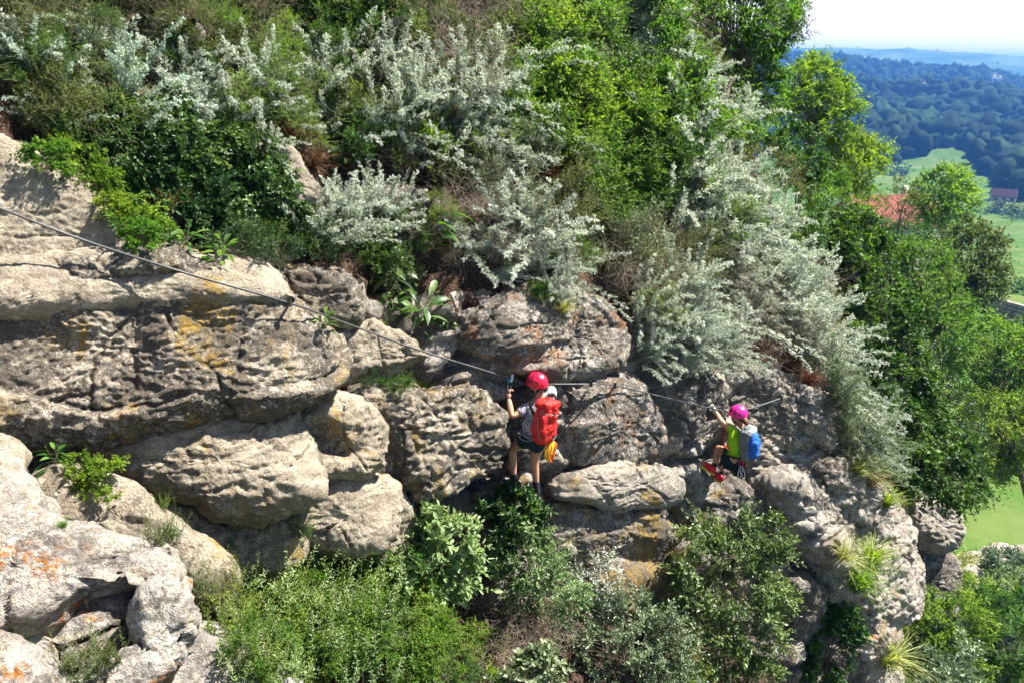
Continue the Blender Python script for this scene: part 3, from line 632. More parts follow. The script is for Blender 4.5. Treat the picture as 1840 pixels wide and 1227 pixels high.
def proto_herb(seed, stems=30, L=0.07, W=0.018):
    g = np.random.default_rng(seed); n = stems
    th = g.uniform(0, 2 * math.pi, n); sp = np.abs(g.normal(0, 0.30, n)); d = unit(np.stack([np.cos(th) * sp, np.sin(th) * sp, np.ones(n)], -1)); ln = g.uniform(0.5, 1.05, n)
    b0 = 0.16 * g.normal(size=(n, 3)) * np.array([1, 1, 0]); t = np.linspace(0, 1, 5)[None, :, None]
    w = 0.10 * g.normal(size=(n, 3)) * np.array([1, 1, 0.2])
    Pk = b0[:, None] + d[:, None] * ln[:, None, None] * t + w[:, None] * t ** 2
    bag, st = Bag(), Bag(); st.add(*tubes(Pk, np.full(n, 0.005), np.full(n, 0.0018)))
    m = 34; tb = np.linspace(0.12, 1.0, m)[None, :, None]; P = b0[:, None] + d[:, None] * ln[:, None, None] * tb + w[:, None] * tb ** 2
    a = np.arange(m)[None] * 2.4 + g.uniform(0, 6.3, (n, 1)); e = unit(np.cross(d, np.array([0.3, 0.2, 1]))); f = np.cross(d, e)
    R_ = e[:, None] * np.cos(a)[..., None] + f[:, None] * np.sin(a)[..., None]
    D = R_ + d[:, None] * (0.35 + 0.5 * tb) + 0.2 * g.normal(size=P.shape); cnt = n * m
    sc = (1.1 - 0.6 * tb + 0 * P[..., :1]).reshape(-1)
    tn = np.clip(0.3 * np.repeat(g.random(n), m) + 0.4 * g.random(cnt) + 0.3 * (tb + 0 * P[..., :1]).reshape(-1), 0, 1)
    bag.add(*leaf_faces(P.reshape(-1, 3), D.reshape(-1, 3), (d[:, None] + 0.4 * g.normal(size=P.shape)).reshape(-1, 3), L * sc * g.uniform(0.7, 1.2, cnt), W * sc * g.uniform(0.8, 1.3, cnt), 0.2, 0.2, tint=tn))
    return bag, st
def proto_dock(seed, n=16, L=0.42, W=0.13, hang=0.9):
    g = np.random.default_rng(seed); bag, st = Bag(), Bag()
    th = g.uniform(0, 2 * math.pi, n); el = g.uniform(0.1, 1.1, n); ln = L * g.uniform(0.6, 1.25, n)
    d = np.stack([np.cos(th) * np.cos(el), np.sin(th) * np.cos(el), np.sin(el)], -1)
    b0 = np.stack([0 * th, 0 * th, g.uniform(0, 0.45, n)], -1) + 0.05 * g.normal(size=(n, 3))
    t = np.linspace(0, 1, 4)[None, :, None]
    stalk = b0[:, None] + d[:, None] * (ln * 0.6)[:, None, None] * t; st.add(*tubes(stalk, np.full(n, 0.006), np.full(n, 0.003)))
    tip = stalk[:, -1]; k = 6; tt = np.linspace(0, 1, k)
    D = unit(d + np.array([0, 0, -hang * 0.35])); S = unit(np.cross(D, np.array([0, 0, 1.0]) + 0.3 * g.normal(size=(n, 3)))); U = np.cross(S, D)
    prof = np.array([0.12, 0.75, 1.0, 0.9, 0.55, 0.03])
    V = np.zeros((n, k, 3, 3))
    for i in range(k):
        ctr = tip + D * (ln * tt[i])[:, None] + np.array([0, 0, -1.0]) * (hang * 0.45 * ln * tt[i] ** 2)[:, None]
        wv = W * prof[i] * 0.5 * g.uniform(0.85, 1.15, n)[:, None]
        V[:, i, 0] = ctr + S * wv + U * wv * 0.35; V[:, i, 1] = ctr; V[:, i, 2] = ctr - S * wv + U * wv * 0.35
    f = []
    for i in range(k - 1):
        for j in (0, 1):
            a = i * 3 + j; f += [[a, a + 1, a + 4], [a, a + 4, a + 3]]
    T = (np.arange(n) * k * 3)[:, None, None] + np.array(f)[None]
    bag.add(V.reshape(-1, 3), T.reshape(-1, 3), np.repeat(g.random(n), k * 3))
    s1 = bezier(np.zeros((3, 3)), np.stack([0.12 * g.normal(size=3), 0.12 * g.normal(size=3), g.uniform(0.7, 1.0, 3)], -1), g, 0.1)
    st.add(*tubes(s1, np.full(3, 0.007), np.full(3, 0.003)))
    P = s1[:, 2:].reshape(-1, 3); P = np.repeat(P, 14, 0) + 0.012 * g.normal(size=(len(P) * 14, 3)); c = len(P)
    bag.add(*leaf_faces(P, g.normal(size=(c, 3)) + np.array([0, 0, 0.5]), g.normal(size=(c, 3)), g.uniform(0.02, 0.05, c), g.uniform(0.012, 0.02, c), tint=np.clip(0.6 + 0.4 * g.random(c), 0, 1)))
    return bag, st
def proto_grass(seed, n=170, spread=0.5, droop=0.6, w=0.008):
    g = np.random.default_rng(seed); bag = Bag()
    th = g.uniform(0, 2 * math.pi, n); sp = np.abs(g.normal(0, spread, n)); ln = g.uniform(0.5, 1.1, n)
    d = unit(np.stack([np.cos(th) * sp, np.sin(th) * sp, np.ones(n)], -1)); b0 = 0.07 * g.normal(size=(n, 3)) * np.array([1, 1, 0])
    k = 5; t = np.linspace(0, 1, k)[None, :, None]; o = np.stack([np.cos(th), np.sin(th), -0.6 + 0 * th], -1)
    C = b0[:, None] + d[:, None] * ln[:, None, None] * t + o[:, None] * (droop * ln * g.uniform(0.4, 1.2, n))[:, None, None] * t ** 2.2
    S = unit(np.cross(d, o + 0.3 * g.normal(size=(n, 3))))[:, None] * (w * (1 - t ** 2) + 0.0008)
    V = np.stack([C + S, C - S], 2).reshape(n, k * 2, 3); f = []
    for i in range(k - 1): a = i * 2; f += [[a, a + 1, a + 3], [a, a + 3, a + 2]]
    bag.add(V.reshape(-1, 3), ((np.arange(n) * k * 2)[:, None, None] + np.array(f)[None]).reshape(-1, 3), np.repeat(g.random(n), k * 2))
    return bag, None
def proto_twigs(seed, n=40):
    g = np.random.default_rng(seed); bag, st = Bag(), Bag()
    th = g.uniform(0, 2 * math.pi, n); e = np.stack([np.cos(th) * g.uniform(0.2, 0.9, n), np.sin(th) * g.uniform(0.2, 0.9, n), g.uniform(0.15, 1.0, n)], -1)
    Pk = bezier(0.1 * g.normal(size=(n, 3)) * np.array([1, 1, 0]), e, g, 0.4, 7); st.add(*tubes(Pk, np.full(n, 0.007), np.full(n, 0.002)))
    s = Pk[:, 3:6].reshape(-1, 3); s = np.repeat(s, 3, 0); q = bezier(s, s + 0.22 * g.normal(size=s.shape), g, 0.4, 4); st.add(*tubes(q, np.full(len(s), 0.003), np.full(len(s), 0.001)))
    return None, st

# --- leaf and stem materials
LM = {
 'silver': leaf_mat('silver_leaf', [(0.0, (0.055, 0.08, 0.045)), (0.30, (0.20, 0.25, 0.185)), (0.58, (0.41, 0.46, 0.40)), (0.95, (0.70, 0.74, 0.71))], 0.34, 0.6, 0.25, (1.1, 1.15, 0.8), 0.02),
 'silverblue': leaf_mat('blue_silver_leaf', [(0.0, (0.05, 0.085, 0.06)), (0.4, (0.25, 0.34, 0.27)), (0.85, (0.58, 0.67, 0.57))], 0.25, 0.6, 0.25, (1.1, 1.2, 0.9), 0.02),
 'lime': leaf_mat('lime_leaf', [(0.0, (0.035, 0.08, 0.010)), (0.5, (0.11, 0.205, 0.020)), (1.0, (0.27, 0.38, 0.05))], 0.52, 0.5, 0.25),
 'green': leaf_mat('green_leaf', [(0.0, (0.014, 0.045, 0.008)), (0.5, (0.055, 0.125, 0.016)), (1.0, (0.17, 0.28, 0.04))], 0.40, 0.5, 0.25),
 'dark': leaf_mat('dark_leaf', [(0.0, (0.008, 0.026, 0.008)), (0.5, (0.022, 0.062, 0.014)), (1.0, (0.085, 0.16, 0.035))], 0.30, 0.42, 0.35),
 'olive': leaf_mat('olive_leaf', [(0.0, (0.025, 0.036, 0.008)), (0.5, (0.075, 0.10, 0.022)), (1.0, (0.20, 0.22, 0.06))], 0.38, 0.5, 0.35),
 'grey': leaf_mat('grey_green_leaf', [(0.0, (0.05, 0.085, 0.04)), (0.5, (0.14, 0.20, 0.10)), (1.0, (0.33, 0.39, 0.25))], 0.30, 0.40, 0.5, (1.2, 1.3, 0.8)),
 'fresh': leaf_mat('fresh_leaf', [(0.0, (0.025, 0.07, 0.010)), (0.5, (0.085, 0.175, 0.02)), (1.0, (0.23, 0.34, 0.05))], 0.48, 0.5, 0.25),
 'pale': leaf_mat('pale_leaf', [(0.0, (0.07, 0.13, 0.04)), (0.5, (0.20, 0.30, 0.11)), (1.0, (0.42, 0.50, 0.28))], 0.38, 0.45, 0.35, (1.2, 1.3, 0.7)),
 'gloss': leaf_mat('glossy_leaf', [(0.0, (0.020, 0.050, 0.014)), (0.5, (0.07, 0.14, 0.04)), (1.0, (0.24, 0.33, 0.14))], 0.34, 0.36, 0.45),
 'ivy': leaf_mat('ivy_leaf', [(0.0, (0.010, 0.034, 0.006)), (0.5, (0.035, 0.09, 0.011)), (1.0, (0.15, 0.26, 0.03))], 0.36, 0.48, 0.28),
 'dry': leaf_mat('dry_grass', [(0.0, (0.16, 0.10, 0.045)), (0.5, (0.32, 0.24, 0.11)), (1.0, (0.46, 0.40, 0.22))], 0.3, 0.7, 0.2, (1.2, 1.1, 0.7), 0.02),
 'straw': leaf_mat('straw_grass', [(0.0, (0.10, 0.14, 0.03)), (0.5, (0.26, 0.30, 0.09)), (1.0, (0.50, 0.48, 0.25))], 0.35, 0.6, 0.25),
 'rust': leaf_mat('rust_leaf', [(0.0, (0.06, 0.028, 0.016)), (0.5, (0.13, 0.055, 0.028)), (1.0, (0.24, 0.12, 0.06))], 0.2, 0.8, 0.1, (1.2, 1.0, 0.7), 0.02),
}
M_STEM = plain_mat('green_stem', (0.14, 0.13, 0.07), 0.8); M_WOOD = plain_mat('bark', (0.11, 0.085, 0.06), 0.9, scale=14, var=0.35); M_TWIG = plain_mat('dry_twig', (0.26, 0.21, 0.155), 0.85, var=0.4, scale=4)
PROTO = {}
def proto(kind, maker, mats, n):
    PROTO[kind] = []
    for i in range(n):
        b, s = maker(i)
        PROTO[kind].append((b.mesh(kind, LM[mats]) if b else None, s.mesh(kind + '_stems', M_TWIG if kind == 'dry_twigs' else M_STEM) if s else None))
proto('wormwood', lambda i: proto_wormwood(100 + i, [26, 20, 16, 18][i], [0, 0, 0.35, 0.55][i]), 'silver', 4)
proto('shrub', lambda i: proto_shrub(200 + i), 'green', 3)
proto('fine_shrub', lambda i: proto_shrub(230 + i, 34, 18, 11, 0.030, 0.014), 'olive', 3)
proto('bramble', lambda i: proto_shrub(260 + i, 24, 12, 8, 0.085, 0.055, 0.6, 0.2, 0.3, True), 'dark', 3)
proto('herb', lambda i: proto_herb(300 + i), 'lime', 3)
proto('dock', lambda i: proto_dock(330 + i), 'dark', 3)
proto('grass', lambda i: proto_grass(360 + i), 'straw', 3)
proto('dry_twigs', lambda i: proto_twigs(390 + i), 'dry', 3)

bpy.context.view_layer.update()
_dg = bpy.context.evaluated_depsgraph_get()
def hit(px, py, maxd=200.0):
    d = Vector(ray(px, py)); n_ = d.length; d.normalize()
    ok, loc, nor, idx, o, mat_ = scene.ray_cast(_dg, (0, 0, 0), d, distance=maxd)
    if not ok: return None
    return np.array(loc), np.array(nor), (loc.length / n_), o

REG = {}                                       # label key -> list of (px, root): labels are finished at the end
def plant(kind, px, py, hpx, mat=None, lean=(0, 0), cat='shrub', label=None, group=None, name=None, g=rng, h=None, sink=0.05, out=0.3, variant=None):
    hh = hit(px, py)
    if hh is None: return None
    loc, nor, depth, _ = hh
    H = hpx * depth / FOCAL if h is None else h
    if nor @ loc > 0: nor = -nor
    upv = np.array([0, 0, 1.0]) + RGT * lean[0] + UPV * lean[1] + nor * out + 0.10 * g.normal(size=3); upv = upv / np.linalg.norm(upv)
    # local x points to the picture's right so that leaning prototypes lean that way
    a = g.uniform(0, 2 * math.pi) if kind != 'wormwood' or abs(lean[0]) < 0.2 else g.normal(0, 0.5)
    x = np.cross(np.array([0, 1.0, 0]), upv); x /= np.linalg.norm(x); y = np.cross(upv, x)
    X = x * math.cos(a) + y * math.sin(a); Y = np.cross(upv, X)
    sx = H * g.uniform(0.88, 1.15); sz = H
    loc = loc - upv * sink * H
    Mx = Matrix(((X[0] * sx, Y[0] * sx, upv[0] * sz, loc[0]), (X[1] * sx, Y[1] * sx, upv[1] * sz, loc[1]), (X[2] * sx, Y[2] * sx, upv[2] * sz, loc[2]), (0, 0, 0, 1)))
    nm = name or {'wormwood': 'wormwood_bush', 'shrub': 'leafy_shrub', 'fine_shrub': 'fine_leaved_shrub', 'bramble': 'bramble_bush', 'herb': 'herb_clump', 'dock': 'dock_plant', 'grass': 'grass_tuft', 'dry_twigs': 'dry_twig_clump'}[kind]
    r = thing(nm, label or '', cat, (0, 0, 0), group); r.matrix_world = Mx
    v = g.integers(len(PROTO[kind])) if variant is None else variant
    fol, st = PROTO[kind][v]
    if fol:
        o = obj('foliage' if kind != 'grass' else 'blades', fol, r)
        if mat: o.material_slots[0].link = 'OBJECT'; o.material_slots[0].material = LM[mat]
    if st: obj('stems' if fol else 'twigs', st, r)
    REG.setdefault((label, group), []).append((px, r))
    return r
def inpoly(p, poly):
    x, y = p; c = False; n = len(poly); j = n - 1
    for i in range(n):
        if (poly[i][1] > y) != (poly[j][1] > y) and x < (poly[j][0] - poly[i][0]) * (y - poly[i][1]) / (poly[j][1] - poly[i][1]) + poly[i][0]: c = not c
        j = i
    return c
def spread(poly, n, g, mind=None):
    P = np.array(poly, float); lo, hi = P.min(0), P.max(0); pts = []
    area = abs(0.5 * np.sum(P[:, 0] * np.roll(P[:, 1], -1) - P[:, 1] * np.roll(P[:, 0], -1)))
    md = mind or 0.75 * math.sqrt(area / max(n, 1))
    for _ in range(n * 60):
        q = g.uniform(lo, hi)
        if inpoly(q, poly) and all((q[0] - a[0]) ** 2 + (q[1] - a[1]) ** 2 > md * md for a in pts): pts.append(q)
        if len(pts) >= n: break
    return pts
def scatter(poly, n, kind, h, mats, label, group, lean=(0, 0), cat='shrub', seed=1, **kw):
    g = np.random.default_rng(seed)
    for q in spread(poly, n, g):
        plant(kind, q[0], q[1], g.uniform(*h), mats[g.integers(len(mats))] if mats else None, (lean[0] + 0.12 * g.normal(), lean[1]), cat, label, group, g=g, **kw)

def crown(name, label, poly, depth, thick, rc, tw, lv, L, W, mat, base, cat='tree', group=None, layers=1.6, up=0.3, droop=0.15, oval=False, seed=0, trunk=0.06, skip=0.0, part='crown', out=0.7, wood=None, slope=0.0, front=False):
    """A tree or bush whose crown fills the outline poly at its own distance with real depth; trunk and limbs inside it."""
    g = np.random.default_rng(seed or int(poly[0][0] + 3 * poly[0][1]) % 9999)
    P = np.array(poly, float); c = P.mean(0)
    area = abs(0.5 * np.sum(P[:, 0] * np.roll(P[:, 1], -1) - P[:, 1] * np.roll(P[:, 0], -1))) * (depth / FOCAL) ** 2
    n = max(5, int(layers * area / (rc * rc * 1.1)))
    shr = c + (P - c) * (1 - 0.5 * rc * FOCAL / depth / max(20, np.sqrt(area) * FOCAL / depth))
    pts = np.array(spread([tuple(q) for q in shr], n, g, 0.35 * rc * FOCAL / depth))
    # distance to outline sets how deep the crown is there
    e = np.roll(P, -1, 0) - P; dd = np.full(len(pts), 1e9)
    for i in range(len(P)):
        t = np.clip(((pts - P[i]) @ e[i]) / (e[i] @ e[i]), 0, 1); dd = np.minimum(dd, np.linalg.norm(pts - (P[i] + t[:, None] * e[i]), axis=1))
    dep = depth + slope * (c[1] - pts[:, 1]) * depth / FOCAL + thick * np.sqrt(np.clip(dd / dd.max(), 0, 1)) * g.uniform(-1, 0.8, len(pts))
    if front:                                   # stands on the slope: keep every clump in front of it
        for i, q in enumerate(pts):
            h_ = hit(q[0], min(q[1], 1226))
            if h_ is not None and h_[2] < 40: dep[i] = min(dep[i], h_[2] - float(front) * 0.9 + 0.9 - g.uniform(0.1, 0.6 * thick + 0.15))
    C = np.array([ray(*q) for q in pts]) * dep[:, None]
    if skip: k = perlin(C / (2.2 * rc) + 3) > -0.35 + skip; C = C[k] if k.sum() > 4 else C
    B = at(*base); O = C.mean(0)
    r = thing(name, label, cat, tuple(B), group)
    bag, st = Bag(), Bag()
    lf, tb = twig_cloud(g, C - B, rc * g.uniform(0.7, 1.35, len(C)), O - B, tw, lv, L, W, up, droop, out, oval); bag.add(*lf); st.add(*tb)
    top = (O - B) * 0.85; tr = bezier(np.zeros(3), top, g, 0.06, 9)[0]
    st.add(*tubes(tr[None], np.array([trunk]), np.array([trunk * 0.4]), 7))
    ht = np.clip(g.uniform(0.45, 1.0, len(C)), 0, 1); S = np.stack([np.interp(ht, np.linspace(0, 1, 9), tr[:, i]) for i in range(3)], -1)
    st.add(*tubes(bezier(S, C - B, g, 0.18), np.full(len(C), 0.004 + trunk * 0.14), np.full(len(C), trunk * 0.05), 4))
    obj(part, bag.mesh(part, LM[mat]), r); obj('trunk' if cat == 'tree' else 'stems', st.mesh('wood', wood or M_WOOD), r)
    REG.setdefault((label, group), []).append((c[0], r))
    return r

# ------------------------------------------------------------------ planting the slope
SL = 'slope above the cliff'
g_sh = 'olive undergrowth shrubs on the upper slope'
# dark undergrowth and dry stalks first
scatter([(0, 0), (880, 0), (900, 300), (800, 440), (640, 330), (520, 260), (440, 230), (260, 300), (60, 200), (0, 190)], 46, 'fine_shrub', (70, 120), ['olive', 'green', 'lime', 'fresh', 'fresh'], 'green undergrowth shrub on the upper left slope', 'green undergrowth shrubs on the upper left slope', seed=11)
scatter([(880, 0), (1190, 0), (1250, 260), (1400, 480), (1300, 520), (1120, 480), (960, 480), (860, 380)], 40, 'fine_shrub', (70, 130), ['olive', 'lime', 'fresh', 'grey'], 'green undergrowth shrub on the upper right slope', 'green undergrowth shrubs on the upper right slope', (0.2, 0), seed=12)
scatter([(430, 0), (900, 0), (900, 180), (780, 160), (560, 120), (440, 90)], 7, 'dry_twigs', (80, 150), None, 'bare brown twig tangle at the top edge', 'bare twig tangles at the top of the slope', (0.3, 0), 'twigs', seed=13)
scatter([(700, 260), (900, 300), (1000, 450), (860, 500), (640, 420)], 8, 'dry_twigs', (60, 110), None, 'dry stem tangle between silver bushes over the gully', 'dry stems between the silver bushes', (0.2, 0), 'twigs', seed=14)
scatter([(1060, 470), (1400, 500), (1480, 640), (1300, 640), (1100, 620)], 14, 'dry_twigs', (60, 110), None, 'dry stems under silver bushes near the edge', 'dry stems under the silver bushes', (0.4, 0), 'twigs', seed=15)
# silver wormwood
W_ = [(40, 130, 120, 'silverblue', 0), (120, 170, 140, 'silverblue', 0), (165, 150, 150, 'silver', 0), (215, 200, 170, 'silverblue', .05), (150, 250, 120, 'silverblue', 0), (90, 240, 110, 'silverblue', 0), (250, 260, 120, 'silverblue', .1), (230, 120, 120, 'silverblue', 0)]
for x, y, h_, m_, l_ in W_: plant('wormwood', x, y, h_, m_, (l_, 0), 'shrub', 'blue-silver wormwood bush on the upper left slope', 'blue-silver wormwood at the upper left')
for x, y, h_, l_ in [(330, 190, 140, .1), (385, 170, 140, .1), (450, 165, 120, .7), (300, 265, 110, .1), (355, 250, 110, .15), (405, 220, 110, .3), (480, 215, 90, .9), (470, 265, 80, 1.2), (330, 130, 90, 0)]:
    plant('wormwood', x, y, h_, 'silver', (l_, 0), 'shrub', 'silver wormwood bush left of the mossy bulging rock', 'silver wormwood left of the mossy rock')
for x, y, h_, l_ in [(560, 190, 140, 0), (610, 170, 140, .1), (650, 200, 160, .1), (690, 250, 150, .4), (640, 255, 120, .2), (730, 220, 150, .5), (770, 235, 150, .8), (815, 230, 160, .9), (850, 290, 130, .9), (700, 150, 120, .2), (880, 215, 150, .3), (730, 290, 110, .5), (590, 240, 100, 0), (790, 290, 110, .8), (840, 170, 130, .5), (900, 140, 120, .1)]:
    plant('wormwood', x, y, h_, 'silver', (l_, 0), 'shrub', 'silver wormwood bush in the middle of the upper slope', 'silver wormwood on the middle of the slope')
for x, y, h_, l_ in [(565, 440, 120, .1), (610, 430, 130, .3), (650, 415, 120, .6), (690, 390, 100, .8), (590, 400, 100, .2)]:
    plant('wormwood', x, y, h_, 'silver', (l_, 0), 'shrub', 'pale wormwood bush directly above the gap between the ledge and the gully', 'pale wormwood above the gully')
for x, y, h_, l_ in [(850, 460, 110, -.1), (880, 495, 90, .7), (915, 430, 130, .1), (960, 440, 150, .1), (950, 500, 110, .2), (1000, 500, 120, .3), (900, 470, 100, -.4), (990, 540, 70, .9)]:
    plant('wormwood', x, y, h_, 'silver', (l_, 0), 'shrub', 'grey wormwood bush above the boulder with orange lichen', 'grey wormwood above the lichen boulder')
scatter([(1180, 340), (1280, 380), (1380, 490), (1440, 580), (1500, 680), (1450, 680), (1340, 580), (1240, 480), (1180, 420)], 22, 'wormwood', (110, 170), ['silver'], 'bright silver wormwood leaning right over the cliff edge', 'bright silver wormwood along the cliff edge', (1.1, -0.1), seed=21)
scatter([(1090, 520), (1180, 500), (1320, 600), (1270, 640), (1150, 620)], 9, 'wormwood', (90, 130), ['silver'], 'silver wormwood just above the grey wall', 'silver wormwood just above the grey wall', (0.9, -0.2), seed=26)
scatter([(1080, 430), (1170, 400), (1320, 560), (1280, 600), (1120, 560)], 12, 'grass', (50, 90), ['rust', 'dry', 'straw'], 'dead brown grass tuft among the silver wormwood', 'dead grass among the silver wormwood', (0.6, 0), 'grass tuft', seed=27)
scatter([(1080, 20), (1140, 10), (1230, 110), (1260, 220), (1220, 310), (1150, 200)], 10, 'wormwood', (90, 140), ['silver', 'silverblue', 'silver'], 'silver wormwood bush below the tall tree at the top', 'silver wormwood below the tall tree', (0.5, 0.1), seed=22)
scatter([(1170, 300), (1250, 300), (1300, 380), (1230, 360)], 4, 'wormwood', (100, 150), ['silver'], 'silver wormwood with long right-pointing plumes above the cliff edge', 'silver wormwood with long plumes', (0.9, 0), seed=23)
scatter([(1470, 690), (1520, 740), (1560, 830), (1530, 850), (1490, 770)], 8, 'wormwood', (80, 120), ['silver', 'grey'], 'small wormwood on the far right end of the cliff edge', 'small wormwood at the right end of the cliff', (1.1, -0.2), seed=24)
scatter([(1130, 640), (1200, 640), (1290, 630), (1280, 600), (1150, 590)], 7, 'wormwood', (70, 110), ['silver'], 'drooping wormwood hanging over the grey wall left of the pink-helmeted climber', 'drooping wormwood over the grey wall', (0.5, -0.5), seed=25)
# leafy green shrubs
scatter([(1090, 430), (1200, 330), (1300, 390), (1420, 520), (1440, 620), (1300, 610), (1150, 600)], 12, 'fine_shrub', (60, 90), ['olive', 'straw', 'lime'], 'yellowish small shrub among the bright silver wormwood', 'yellowish shrubs among the bright wormwood', (0.5, 0), seed=38)
scatter([(560, 60), (880, 60), (880, 330), (700, 330), (560, 260)], 12, 'shrub', (60, 100), ['green', 'olive', 'lime'], 'green shrub between the middle wormwood bushes', 'green shrubs between the middle wormwood', (0.1, 0), seed=39)
scatter([(300, 60), (520, 60), (520, 240), (420, 260), (300, 200)], 8, 'shrub', (60, 90), ['green', 'dark', 'olive'], 'green shrub left of the mossy rock below the top edge', 'green shrubs left of the mossy rock', (0.1, 0), seed=40)
scatter([(890, 60), (1030, 0), (1060, 40), (1000, 120), (1060, 230), (1020, 310), (950, 300), (930, 200), (900, 140)], 20, 'shrub', (80, 130), ['lime'], 'bright yellow-green shrub near the top middle of the slope', 'bright yellow-green shrubs', (0.15, 0), seed=31)
scatter([(1070, 200), (1130, 170), (1180, 230), (1190, 330), (1130, 400), (1050, 420), (1080, 290)], 18, 'shrub', (100, 150), ['green', 'lime', 'green'], 'mid-green shrub right of the yellow-green shrubs', 'mid-green shrubs', (0.2, 0), seed=32)
scatter([(50, 190), (140, 200), (170, 310), (120, 310)], 7, 'herb', (90, 130), ['green', 'lime'], 'bright green leafy herb above the smooth rock slab at left', 'bright green herbs above the left slab', (0, 0), 'herb', seed=33)
for x, y in [(105, 290), (145, 318), (185, 338), (225, 362), (210, 392), (248, 408), (276, 432), (90, 300), (255, 440)]:
    plant('bramble', x, y, 60, 'lime', (0.2, -0.3), 'bramble', 'trailing yellow-green bramble along the edge of the left slab', 'trailing brambles along the left slab')
scatter([(220, 250), (320, 250), (470, 310), (505, 400), (430, 450), (370, 430), (300, 390), (230, 330)], 24, 'bramble', (70, 110), ['dark', 'gloss', 'dark'], 'dark glossy bramble bush above the long ledge', 'dark glossy brambles above the long ledge', (0.1, 0), 'bramble', seed=34)
scatter([(400, 420), (560, 430), (600, 470), (520, 470), (420, 465)], 9, 'shrub', (55, 80), ['green', 'dark'], 'low green shrub on the back edge of the long ledge', 'low shrubs on the ledge edge', (0.1, 0), seed=35)
scatter([(560, 20), (720, 0), (740, 90), (600, 130)], 9, 'shrub', (80, 110), ['olive', 'green'], 'olive green shrub at the top edge left of the twig tangle', 'olive shrubs at the top edge', (0, 0), seed=36)
scatter([(640, 440), (720, 440), (720, 520), (660, 500)], 6, 'shrub', (50, 80), ['green', 'gloss'], 'small green shrub at the head of the soil gully', 'small shrubs at the head of the gully', (0.1, -0.2), seed=37)
for x, y, h_, m_, lab in [(385, 445, 80, 'green', 'bluish leafy dock plant at the back of the long ledge'), (400, 470, 60, 'lime', 'small bright dock plant rooted on top of the long ledge'), (500, 410, 90, 'dark', 'broad-leaved dock plant between brambles and pale wormwood'), (605, 310, 80, 'dark', 'dark dock plant right of the mossy bulging rock'), (640, 320, 80, 'dark', 'dark dock plant under the middle wormwood bushes'), (765, 450, 120, 'green', 'large hanging dock plant with long drooping leaves above the gully'), (715, 530, 110, 'dark', 'leafy dock plant hanging in the upper gully'), (745, 580, 100, 'gloss', 'dock plant with pale tips beside the cable in the gully'), (710, 590, 80, 'green', 'bright dock plant at the left side of the gully'), (582, 592, 50, 'green', 'little green dock rosette between two ledge blocks'), (770, 330, 70, 'green', 'dock plant under the right-leaning wormwood'), (330, 445, 60, 'green', 'low dock plant at the left end of the ledge brambles')]:
    plant('dock', x, y, h_, m_, (0, -0.2), 'dock plant', lab, None)
for x, y, h_, m_, lab in [(300, 385, 70, 'dry', 'dry yellow grass tuft in the brambles'), (225, 200, 90, 'straw', 'long grass tuft beside the blue-silver wormwood'), (50, 120, 90, 'grey', 'grey grass tuft at the far left of the slope'), (1010, 560, 50, 'straw', 'thin grass tuft on top of the lichen boulder'), (690, 690, 30, 'green', 'tiny grass tuft on the soil shelf by the gully'), (760, 692, 24, 'lime', 'tiny bright grass tuft below the gully')]:
    plant('grass', x, y, h_, m_, (0.2, 0), 'grass tuft', lab, None)
for x, y in [(520, 250), (560, 300), (420, 190), (880, 420), (860, 400), (980, 330), (1150, 470), (1350, 640), (1010, 470), (1450, 690)]:
    plant('grass', x, y, 60, 'rust', (0.2, 0), 'dry grass', 'rust-brown dead grass clump on the slope', 'rust-brown dead grass clumps')
# plants on the rock steps at left
for k, (x, y, h_, kd, m_, lab) in enumerate([(100, 835, 50, 'dock', 'green', 'leafy plant in the crevice at far left below the ledge'), (150, 850, 45, 'bramble', 'lime', 'bright yellow-green plant in the crevice below the ledge'), (195, 875, 60, 'bramble', 'lime', 'bushy green plant in the crevice left of the second tier'), (290, 915, 45, 'herb', 'green', 'small herb between the slab and the second tier'), (430, 955, 45, 'bramble', 'grey', 'small pale-leaved plant under the second tier block'), (310, 965, 60, 'herb', 'green', 'slender herb on the pale slab'), (285, 975, 80, 'herb', 'olive', 'tall thin herb on the pale slab above the lichen boulder'), (115, 945, 24, 'grass', 'lime', 'tiny moss tuft on the pale slab'), (480, 950, 70, 'herb', 'olive', 'tall grassy herb against the lower block'), (540, 960, 60, 'herb', 'green', 'upright herb in front of the lower block'), (720, 705, 40, 'shrub', 'green', 'small green plant on the soil shelf'), (660, 690, 36, 'shrub', 'dark', 'small dark plant in the crack under the short block'), (800, 590, 40, 'dock', 'dark', 'little plant at the right side of the gully'), (970, 535, 36, 'bramble', 'green', 'round-leaved plant on the top edge of the lichen boulder'), (730, 690, 36, 'herb', 'lime', 'bright seedling on the soil shelf right of the short block')]):
    plant(kd, x, y, h_, m_, (0.05, 0), 'plant', lab, None)
